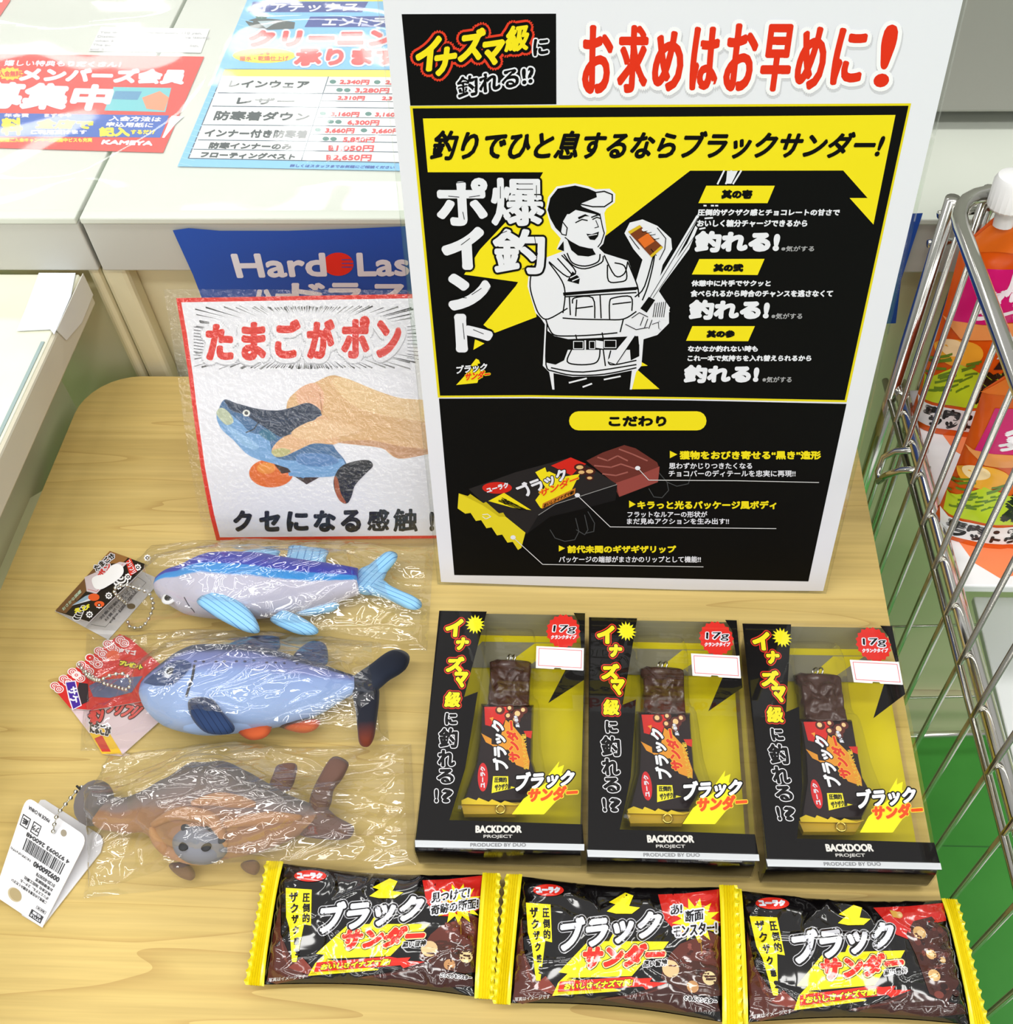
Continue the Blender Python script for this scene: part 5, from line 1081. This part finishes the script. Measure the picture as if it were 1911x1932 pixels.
p = Part(); q = lay(.0175)(*Q(518, 1114))-Vector((0, 0, .0052)); p.tube([q+Vector((.0021*math.cos(a), .0021*math.sin(a), 0)) for a in [2*math.pi*k/18 for k in range(18)]], .0005, mat((240, 214, 110), .2, .5, 1.), 6, True); p.build('line_ring', LU, local=True, smooth=True)
for dx in (-.0012, .0012):
    p = Part(); q = lay(.013)(*Q(575, 318))-Vector((0, 0, .0052))+Vector((dx, .0005, 0)); p.tube([q+Vector((.0018*math.cos(a)*.6, .0020*math.sin(a), .0018*math.cos(a))) for a in [2*math.pi*k/18 for k in range(18)]], .00045, CHROME, 6, True); p.build('split_ring', LU, local=True, smooth=True)
def dup(root, loc, rz, label):
    r = root.copy(); COL.objects.link(r); r.location = loc; r.rotation_euler.z = rz; r['label'] = label
    for ch in root.children:
        c = ch.copy(); COL.objects.link(c); c.parent = r
        for g_ in ch.children:
            d = g_.copy(); COL.objects.link(d); d.parent = c
    return r
for f, l1, l2 in ((fr[1], 'middle one of the three black and yellow lure boxes in a row', 'chocolate bar lure inside the middle box of the row'), (fr[2], 'black and yellow lure box nearest the wire rack at the table edge', 'chocolate bar lure inside the box nearest the wire rack')):
    dup(BX, (f[0].x, f[0].y, T), f[1], l1); dup(LU, (f[0].x, f[0].y, T+.0052), f[1], l2)
# ------------------------------------------------------------------ wrapped chocolate bars in front
GG = crop(440, 1600, 3.675); HH = crop(900, 1600, 3.822); II = crop(1340, 1600, 3.3468)
G0 = [GG(231, 90), GG(1850, 180), GG(1800, 1050), GG(88, 952)]
quads = [G0, [HH(212, 195), HH(1872, 285), HH(1905, 1290), HH(118, 1128)], [II(80, 255), II(1560, 325), II(1755, 1130), II(108, 1112)]]
FOIL = noisy('yellow_foil', (230, 212, 20), (240, 224, 36), 30, .2, .8)
WRAP = noisy('dark_wrapper', (10, 8, 9), (14, 11, 12), 20, .09, .9)
ZS = .0075
class Bar:
    def __init__(s, quad, seed, lift=0.):
        a, b, c, d = [PZ(x, y, ZS) for x, y in quad]
        s.c = (a+b+c+d)/4; s.c.z = 0
        ex = ((b-a)+(c-d)).normalized(); s.rz = math.atan2(ex.y, ex.x); s.L = ((b-a).length+(c-d).length)/2; s.W = ((d-a).length+(c-b).length)/2
        s.seed = seed; s.R = Matrix.Rotation(-s.rz, 3, 'Z'); s.lift = lift
        # rectangle corners back to pixels are replaced by the seen corners, so artwork follows the real sheet
        s.q3 = [s.R @ (v-s.c) for v in (a, b, c, d)]
        s.h_in = homog([(v.x, v.y) for v in s.q3], [(0, 1), (1, 1), (1, 0), (0, 0)]); s.h_out = homog([(0, 1), (1, 1), (1, 0), (0, 0)], [(v.x, v.y) for v in s.q3])
    def narrow(s, u): return 1-.11*math.sin(math.pi*min(1, max(0, u)))
    def f(s, u, v):
        w = (v-.5)/s.narrow(u)*2; a = max(0, 1-abs(2*(u-.5)/.86)**6)**.7; b = max(0, 1-abs(w)**3.2)**.6
        return a*b
    def wr(s, u, v):
        X_, Y_ = u*10, v*4
        n1 = noise.noise(Vector((X_*.7, Y_*.8, s.seed)))
        ds, _ = noise.voronoi(Vector((X_*.55+.6*n1, Y_*.75, s.seed*2.3))); c = max(0, 1-(ds[1]-ds[0])*5)
        e = max(0, 1-min(u-.07, .93-u)/.13) if .07 < u < .93 else 0
        fan = math.sin(v*46+s.seed+3*n1)*e
        n2 = noise.noise(Vector((X_*1.1+n1, Y_*.9, s.seed+5)))
        return .0008*n1+.0010*c**1.5+.0011*fan+.0016*abs(n2)
    def z(s, u, v):
        f_ = s.f(u, v)
        return s.lift+ZS+.0095*f_+s.wr(u, v)*min(1, f_*2.2)
    def m3(s, px, py, h=0.):
        z = ZS+.006
        for _ in range(7):
            P_ = PZ(px, py, z); w = s.R @ (P_-s.c); u, v = s.h_in(w.x, w.y); z = .5*z+.5*s.z(u, v)
        return Vector((w.x, w.y, z+h))
    def pt(s, u, v, z): x, y = s.h_out(u, v); return Vector((x, y, z))
ART = {}
def bar(k, label, burst, seed, lift=0.):
    b = Bar(quads[k], seed, lift); root = thing('chocolate_bar', label, 'chocolate bar', b.c, 'wrapped chocolate bars in front', b.rz)
    p = Part(); NU, NV = 130, 60
    us = [.055+.89*i/(NU-1) for i in range(NU)]
    def vv(u, j): return .5+(j/(NV-1)-.5)*b.narrow(u)*.995
    p.grid([b.pt(u, vv(u, j), b.z(u, vv(u, j))) for j in range(NV) for u in us], NU, NV, WRAP)
    p.grid([b.pt(u, vv(u, j), b.lift+max(.0004, ZS-.0002-.0072*b.f(u, vv(u, j)))) for j in range(NV) for u in us], NU, NV, WRAP)
    hm = homog(G0, quads[k]); xs = [quads[k][i][0] for i in range(4)]; ys = [quads[k][i][1] for i in range(4)]
    P = Print(p, lambda x, y, h: b.m3(x, y, h+.0003), rough=.09, spec=.9, dh=6e-5, tr=lambda x, y: hm(*GG(x, y)), cuts=(min(xs), max(xs), 96, min(ys), max(ys), 56))
    BR_ = (84, 40, 32); BR2 = (112, 58, 46); YY = (248, 232, 30); RR = (222, 44, 30)
    P.poly([(285, 560), (330, 380), (330, 600), (390, 740), (480, 870), (540, 890), (300, 945), (235, 925)], BR_, 0); P.poly([(330, 620), (370, 760), (395, 830), (345, 760)], BR2, 1); P.poly([(480, 760), (560, 850), (540, 885), (430, 850), (385, 830)], (130, 56, 44), 1)
    P.poly([(860, 900), (1100, 860), (1330, 790), (1500, 860), (1660, 900), (1670, 960), (1430, 970), (1000, 925)], (58, 26, 22), 0); P.line([(900, 900), (1150, 870), (1320, 810)], 12, (84, 40, 34), 1)
    P.ell(535, 195, 112, 40, RR, 1, 30); P.text('ユーラク', [(440, 172), (618, 178), (612, 210), (450, 214)], WHT, 2, 5)
    P.poly([(365, 278), (545, 290), (540, 540), (492, 530), (440, 790), (408, 790), (392, 560), (368, 480)], YY, 1); P.poly([(365, 278), (460, 284), (470, 520), (440, 792), (412, 792)], YY, 1)
    for i, ch in enumerate('圧倒的'): P.text(ch, (484, 318+i*70, 530, 376+i*70), (20, 16, 16), 2, 2.4)
    for i, ch in enumerate('ザクザク感!'): P.text(ch, (392+i*8, 312+i*78, 448+i*2, 376+i*74), (20, 16, 16), 2, 3)
    P.poly([(1085, 212), (1140, 232), (1105, 300), (1180, 310), (1120, 350), (1010, 350), (945, 335), (1010, 290), (965, 275)], YY, 1)
    P.poly([(800, 530), (1362, 528), (1300, 600), (1200, 640), (1090, 750), (640, 770), (520, 885), (1010, 842), (1000, 848), (520, 888), (570, 800), (640, 742), (575, 735)], YY, 1)
    P.poly([(1010, 480), (1040, 530), (940, 540), (990, 460)], YY, 1)
    P.text('ブラック', [(625, 395), (1325, 330), (1290, 490), (590, 600)], WHT, 3, 11, 13, (16, 13, 14), 5, (200, 200, 206))
    P.text('サンダー', [(775, 570), (1350, 545), (1290, 670), (750, 705)], RR, 3, 11, 7, (252, 236, 170), 5, (30, 20, 16))
    P.text('黒い雷神', [(1180, 655), (1340, 640), (1332, 680), (1172, 692)], (20, 16, 16), 3, 2, 5, (220, 220, 224))
    P.poly([(580, 795), (1080, 755), (1140, 765), (1230, 760), (1210, 785), (1330, 790), (1180, 835), (1160, 815), (1090, 820), (560, 862)], RR, 2); P.text('おいしさイナズマ級!', [(618, 808), (1095, 770), (1082, 812), (606, 848)], YY, 3, 3, 3, (60, 14, 8))
    if burst:
        P.poly([(1312, 225), (1500, 218), (1738, 190), (1725, 420), (1560, 480), (1420, 470), (1340, 380)], (208, 40, 32), 0)
        P.star(1560, 390, 170, 100, 13, YY, 1, .1, .85)
        if burst == 1:
            P.text('見つけて!', [(1380, 318), (1640, 278), (1632, 345), (1376, 382)], (16, 13, 14), 2, 2.6, 10, WHT); P.text('奇跡の断面!', [(1376, 400), (1700, 350), (1696, 418), (1372, 466)], (16, 13, 14), 2, 2.6, 10, WHT)
        else:
            P.text('あ!', [(1395, 300), (1470, 285), (1465, 345), (1390, 358)], (16, 13, 14), 2, 2.6, 9, WHT); P.text('断面', [(1490, 335), (1612, 315), (1606, 388), (1486, 405)], (16, 13, 14), 2, 2.6, 10, WHT); P.text('モンスター!', [(1400, 430), (1695, 395), (1690, 470), (1396, 500)], (16, 13, 14), 2, 2.6, 10, WHT)
        P.poly([(1370, 600), (1440, 540), (1560, 500), (1640, 460), (1725, 500), (1705, 700), (1690, 860), (1600, 870), (1440, 840), (1290, 760), (1310, 690)], (96, 44, 34), .5); P.poly([(1320, 680), (1430, 640), (1560, 650), (1700, 690), (1690, 860), (1600, 868), (1440, 838), (1296, 760)], (70, 36, 26), .7)
        for x, y, r, c in ((1360, 700, 58, (222, 190, 140)), (1615, 755, 46, (232, 212, 160)), (1500, 810, 40, (190, 140, 90)), (1450, 760, 26, (60, 30, 22)), (1550, 720, 22, (50, 26, 20)), (1560, 840, 22, (46, 24, 18)), (1660, 810, 20, (50, 26, 20))): P.ell(x, y, r, r*.95, c, 1, 18)
        random.seed(seed*7)
        for i in range(16): P.ell(1440+random.random()*230, 520+random.random()*110, 14, 10, random.choice(((124, 62, 52), (140, 76, 66), (70, 30, 24))), 1.2, 10)
        P.ell(1572, 522, 13, 13, (180, 140, 40), 2, 14); P.line([(1578, 535), (1580, 600)], 4, (180, 140, 40), 2)
        P.text('ごっごりモンスター' if burst == 1 else 'ぐるんモンスター', [(1440, 868), (1655, 888), (1650, 915), (1435, 895)], (30, 20, 20), 2, 2, 4, (232, 232, 236))
    else:
        P.poly([(1220, 232), (1480, 225), (1735, 205), (1720, 330), (1560, 360), (1470, 480), (1330, 420)], (200, 36, 30), 0)
        P.poly([(1480, 330), (1620, 300), (1700, 420), (1680, 760), (1560, 880), (1450, 820), (1430, 560), (1400, 420)], (70, 34, 28), .5)
        random.seed(11)
        for i in range(36): P.ell(1460+random.random()*200, 330+random.random()*500, random.uniform(12, 34), random.uniform(10, 28), random.choice(((96, 46, 38), (60, 28, 24), (120, 58, 48), (44, 20, 18))), .9+random.random()*.2, 12)
        for x, y, r in ((1500, 410, 46), (1540, 560, 36), (1520, 700, 42), (1390, 285, 24), (1610, 600, 22)): P.ell(x, y, r, r*.95, (216, 172, 110), 1.6, 14); P.ell(x+4, y+3, r*.5, r*.45, (234, 204, 150), 2.2, 12)
        P.poly([(1330, 250), (1380, 262), (1390, 310), (1340, 300)], (220, 170, 80), 1)
    P.text('写真はイメージです', [(250, 905), (505, 878), (500, 906), (246, 930)], (190, 186, 186), 2, 1)
    o = p.build('wrapper', root, local=True, smooth=False); smooth_by_angle(o, 60)
    o['label'] = 'black glossy wrapper with white and red lettering'
    for sgn in (0, 1):
        p = Part(); nn = 96; pr_ = []; 
        cols = [0, .006, .012, .017, .022, .027, .032, .037, .042, .047, .053, .058, .066, .074]
        for z_off in (0, -.0005):
            for j in range(nn):
                v = j/(nn-1); zig = .010*abs(((v*13) % 1)*2-1)
                for i, cc in enumerate(cols):
                    u = zig*(1-cc/.03) if cc < .03 else 0
                    u = cc+max(0, u)-.009*max(0, 1-cc/.03); u = u if sgn == 0 else 1-u
                    crimp = .0006*(1 if i % 2 else -1) if 2 < i < 12 else 0
                    wav = .0011*math.sin(v*13*2*math.pi)*max(0, 1-cc/.02)+.0012*noise.noise(Vector((v*3, seed, sgn)))
                    t = cc/.074; vn = .5+(v-.5)*1.0
                    pr_.append(b.pt(u, vn, max(.0005, b.lift+ZS+.0002+crimp+wav*(1-t)+(.0035*t*t*(1-abs(2*v-1)**3))+z_off+.0004)))
        nc = len(cols); p.grid(pr_[:nn*nc], nc, nn, FOIL); p.grid(pr_[nn*nc:], nc, nn, FOIL)
        o = p.build('end_seal', root, local=True); smooth_by_angle(o, 25); o['label'] = 'yellow crimped end of the wrapper'
    return root
bar(0, 'wrapped chocolate bar nearest the brown plush fish', 1, 1.7)
bar(1, 'wrapped chocolate bar in the middle of the three in the front row', 2, 4.4, .0016)
bar(2, 'wrapped chocolate bar overhanging the table edge by the wire rack', 0, 8.2)
# ------------------------------------------------------------------ chrome wire rack with refill pouches
def XR(y): return .1785+(.47-y)*.03         # the rack stands a touch askew
def onside(px, py):
    x = .18
    for _ in range(4): P_ = PX(px, py, x); x = XR(P_.y)
    return P_
rk = thing('wire_rack', 'chrome wire display rack standing against the edge of the table', 'rack', (.32, .25, -.515))
cb = onside(1790, 362); cf_ = onside(1905, 682)
zr = (cb.z+cf_.z)/2; yb_ = cb.y
XW = .27                                     # width of the rack
def side(y, z, dx=0.): return Vector((XR(y)+dx, y, z))
def arc(c, a, b, n=6): return [c*(1-t)**2*0+a*(1-t)**2+c*2*t*(1-t)+b*t*t for t in [k/n for k in range(n+1)]]
yf = -.12
ca = side(yb_, zr)
rim = [side(yf, zr)]+arc(ca, side(yb_-.03, zr), ca+Vector((.03, .001, 0)))+[ca+Vector((XW-.03, .012, 0))]
far = ca+Vector((XW, .012, 0))
rim += arc(far, rim[-1], far+Vector((-.0009, -.03, 0)))+[side(yf, zr)+Vector((XW, 0, 0))]
p = Part(); p.tube(rim, .0042, CHROME, 14, True); p.build('top_rim', rk, smooth=True)
p = Part(); p.tube([side(yb_, zr+.001)+Vector((.001, -.006, 0)), side(yb_, -.505)+Vector((.001, -.006, 0))], .004, CHROME, 12); p.build('post', rk, smooth=True)
p = Part(); p.tube([side(yb_, zr)+Vector((.022, .004, 0)), side(yb_, -.505)+Vector((.022, .004, 0))], .0036, CHROME, 12); p.build('post', rk, smooth=True)
p = Part(); p.tube([side(yf, zr), side(yf, -.505)], .0045, CHROME, 12); p.build('post', rk, smooth=True)
for dy, y in ((0, yf), (.012, yb_)):
    p = Part(); p.tube([side(y, zr)+Vector((XW, dy, 0)), side(y, -.505)+Vector((XW, dy, 0))], .0045, CHROME, 12); p.build('post', rk, smooth=True)
tn0, tn1 = onside(1669, 720), onside(1911, 1636)
p = Part(); zt_ = (tn0.z+tn1.z)/2; p.tube([side(tn0.y, zt_), side(yf, zt_)], .0021, STEEL, 10); p.build('side_rail', rk, smooth=True)
th0, th1 = PX(1707, 761, .1835), PX(1909, 1503, .191)
p = Part(); p.tube([th0+Vector((-.0004, .016, .001)), th0, th1, th1+(th1-th0)*1.2], .0043, CHROME, 12); p.build('shelf_rail', rk, smooth=True)
# upright side wires, from the rim to the bottom rail
for i, y in enumerate([.455, .431, .406, .376, .346, .316, .286, .256, .226, .196, .166, .136, .106, .07, .03, -.01, -.05, -.09]):
    p = Part(); q = side(y, zr); p.tube([q+Vector((-.0002, 0, -.003)), side(y, -.46)+Vector((-.0002, 0, 0))], .0016, STEEL, 8); p.build('wire', rk, smooth=True)
for zz_ in (-.2624, -.3834):
    q0 = side(yb_, zz_); p = Part(); p.tube([q0, q0+Vector((XW, .012, 0))], .0011, STEEL, 8); p.build('back_wire', rk, smooth=True)
q0 = side(yb_, -.458); p = Part(); p.tube([q0, q0+Vector((XW, .012, 0))], .0034, CHROME, 10); p.build('bottom_rail', rk, smooth=True)
p = Part(); p.tube([side(yb_, -.458), side(yf, -.458)], .0034, CHROME, 10); p.build('bottom_rail', rk, smooth=True)
p = Part(); p.tube([PX(1750, 849, .189), PX(1690, 851, .174), PX(1668, 862, .169), PX(1657, 890, .167), PX(1658, 908, .167), PX(1672, 896, .169), PX(1700, 887, .174), PX(1756, 886, .189)], .0021, CHROME, 10)
p.build('hook', rk, smooth=True)
for (a, b) in (((1770, 405), (1802, 408)), ((1750, 460), (1796, 462))):
    p = Part(); q = onside(*a); p.tube([q, Vector((q.x+.022, q.y+.004, q.z))], .0022, CHROME, 8); p.build('cross_tie', rk, smooth=True)
p = Part(); c_ = PX(1862, 445, .203); p.tube([c_+Vector((.001*math.cos(a), .016*math.cos(a)*.8, .017*math.sin(a))) for a in [-1.3+2.9*k/12 for k in range(13)]], .0026, CHROME, 8); p.build('hook', rk, smooth=True)
# shelf board
ZBD = th0.z-.004
e0 = PZ(1738, 788, ZBD); e1 = PZ(1752, 1010, ZBD); ef = PZ(1790, 1105, ZBD)
xl = max(XR(e0.y)+.009, .188)
BRD = mat((232, 232, 234), .4)
p = Part(); p.box((xl, ef.y, ZBD-.006), (XR(.2)+.26, yb_-.004, ZBD), BRD, .001)
P = Print(p, lambda x, y, h=0.: PZ(x, y, ZBD+h), rough=.4)
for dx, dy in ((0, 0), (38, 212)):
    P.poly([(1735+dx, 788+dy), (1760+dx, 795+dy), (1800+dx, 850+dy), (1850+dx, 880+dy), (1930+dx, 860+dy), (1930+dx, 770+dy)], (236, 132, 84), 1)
p.build('shelf_board', rk)
# lower white board of the rack
p = Part(); w0 = PZ(1836, 1125, -.10); p.box((w0.x, .0, -.106), (XR(.2)+.26, w0.y, -.10), mat((234, 236, 238), .45), .001); p.build('shelf_board', rk)
# pouches: standing refill packs with a white screw cap
def pouch(label, ax, ay, h, w, dep, lean, yaw, tops, art, seed):
    base = PZ(ax, ay, ZBD); root = thing('refill_pouch', label, 'pouch', base+Vector((0, 0, .0002)), 'orange refill pouches in the wire rack', yaw)
    sl = math.tan(lean)
    def half(t): return w/2*(1-.04*math.sin(t*3.1)) if t < .86 else w/2*(1-(t-.86)/.14*.30)
    def dp(t): return dep*max(.02, (1-t)**.7)*(.75+.25*math.cos(t*2))
    NU, NV = 26, 40
    m_o = noisy('orange_pouch', (206, 76, 12), (224, 94, 18), 30, .2, .6)
    p = Part(); fr_ = []; bk_ = []
    for j in range(NV):
        t = j/(NV-1)
        for i in range(NU):
            s_ = 2*i/(NU-1)-1; x = s_*half(t)+w/2; cr_ = .0016*noise.noise(Vector((s_*3, t*7, seed)))+.0012*abs(noise.noise(Vector((s_*5+t*4, t*12, seed+2))))
            f_ = math.sqrt(max(0, 1-s_**4)); z = t*h
            fr_.append((x, sl*z-dp(t)*f_*.5+cr_*f_, z)); bk_.append((x, sl*z+dp(t)*f_*.5, z))
    p.grid(fr_, NU, NV, m_o); p.grid(bk_, NU, NV, m_o)
    def m3(u, v, hh=0.):
        t = min(1, max(0, v)); s_ = max(-1, min(1, 2*u-1)); f_ = math.sqrt(max(0, 1-s_**4)); z = t*h
        cr_ = .0016*noise.noise(Vector((s_*3, t*7, seed)))+.0012*abs(noise.noise(Vector((s_*5+t*4, t*12, seed+2))))
        return Vector((s_*half(t)+w/2, sl*z-dp(t)*f_*.5+cr_*f_-.0003-hh, z))
    P = Print(p, m3, rough=.2, spec=.6, dh=5e-5, cuts=(0, 1, 25, 0, 1, 39), tr=lambda x, y: (min(1, max(0, x-.17)), y))
    art(P); o = p.build('body', root, local=True); smooth_by_angle(o, 50)
    cx_ = .0185; zc_ = h-.001
    tp_ = Vector((cx_, sl*h, h)); d_ = Vector((0, math.sin(lean), math.cos(lean)))
    p = Part(); p.tube([tp_-d_*.004, tp_+d_*.012], .0052, mat((236, 236, 236), .4), 16); o = p.build('spout', root, local=True); smooth_by_angle(o)
    p = Part(); vs = []; fs = []; nk = 48
    ax1 = Vector((1, 0, 0)); ax2 = d_.cross(ax1)
    rr = [(.006, .0098), (.007, .0104), (.020, .0102), (.0225, .0092), (.0235, .006), (.0236, .001)]
    for zz_, r_ in rr:
        for k in range(nk):
            r2 = r_*(1+(.035 if k % 2 else 0)*(1 if r_ > .0095 else 0)); a = 2*math.pi*k/nk; vs.append(tp_+d_*zz_+ax1*r2*math.cos(a)+ax2*r2*math.sin(a))
    fs = [[r*nk+k, r*nk+(k+1) % nk, (r+1)*nk+(k+1) % nk, (r+1)*nk+k] for r in range(len(rr)-1) for k in range(nk)]+[list(range(nk))[::-1], [(len(rr)-1)*nk+k for k in range(nk)]]
    p.add(vs, fs, mat((246, 246, 246), .35)); o = p.build('cap', root, local=True); smooth_by_angle(o, 30); o['label'] = 'white ribbed screw cap'
    return root
MAG = (206, 24, 112); LIM = (186, 208, 40)
def art(P):
    P.poly([(.0, .86), (.98, .86), (.8, .97), (.2, .97)], (226, 108, 30), 1); P.ell(.62, .86, .11, .05, (246, 200, 150), 1.5)
    P.poly([(.26, .79), (.94, .82), (.95, .57), (.22, .55)], MAG, 2)
    P.text('厚手', [(.5, .79), (.88, .80), (.88, .70), (.5, .69)], (244, 236, 244), 3, .012); P.text('ダウン', [(.36, .70), (.84, .71), (.84, .645), (.36, .635)], (244, 236, 244), 3, .01); P.text('タイプ', [(.34, .63), (.86, .64), (.86, .585), (.34, .575)], (244, 236, 244), 3, .006)
    P.poly([(.15, .55), (.95, .56), (.9, .49), (.3, .48)], (232, 150, 84), 2); P.ell(.32, .41, .15, .065, (240, 170, 50), 2); P.ell(.27, .43, .08, .04, (250, 220, 170), 3)
    P.poly([(.15, .25), (.34, .36), (.5, .32), (.96, .36), (.96, .16), (.18, .15)], LIM, 2)
    random.seed(2)
    for i in range(26):
        x, y = .1+random.random()*.3, .17+random.random()*.2; P.line([(x, y), (x+.07, y+random.uniform(.01, .035))], .012, (96, 128, 30), 3)
    P.text('消臭', [(.52, .32), (.92, .33), (.92, .20), (.5, .19)], (24, 26, 14), 4, .02)
    P.poly([(.62, .50), (1, .52), (1, .42), (.56, .40)], (226, 226, 230), 3); P.poly([(.6, .41), (1, .43), (1, .36), (.56, .35)], (26, 22, 22), 3)
    P.poly([(.16, .135), (.95, .145), (.95, .035), (.2, .03)], (232, 232, 232), 2); P.text('車内・ウェア', [(.22, .125), (.9, .13), (.9, .09), (.22, .085)], (20, 20, 20), 3, .008); P.text('フットウェア', [(.26, .075), (.86, .08), (.86, .045), (.26, .04)], (20, 20, 20), 3, .006)
bp_ = PZ(1718, 782, ZBD); bf_ = PZ(1755, 985, ZBD)
pouch('orange refill pouch with a white cap, standing further back in the wire rack', 1716, 786, .131, .088, .030, .11, -.05, None, art, 1.5)
pouch('orange refill pouch in front of the other one in the wire rack', 1757, 988, .112, .088, .030, .06, -.05, None, art, 6.5)
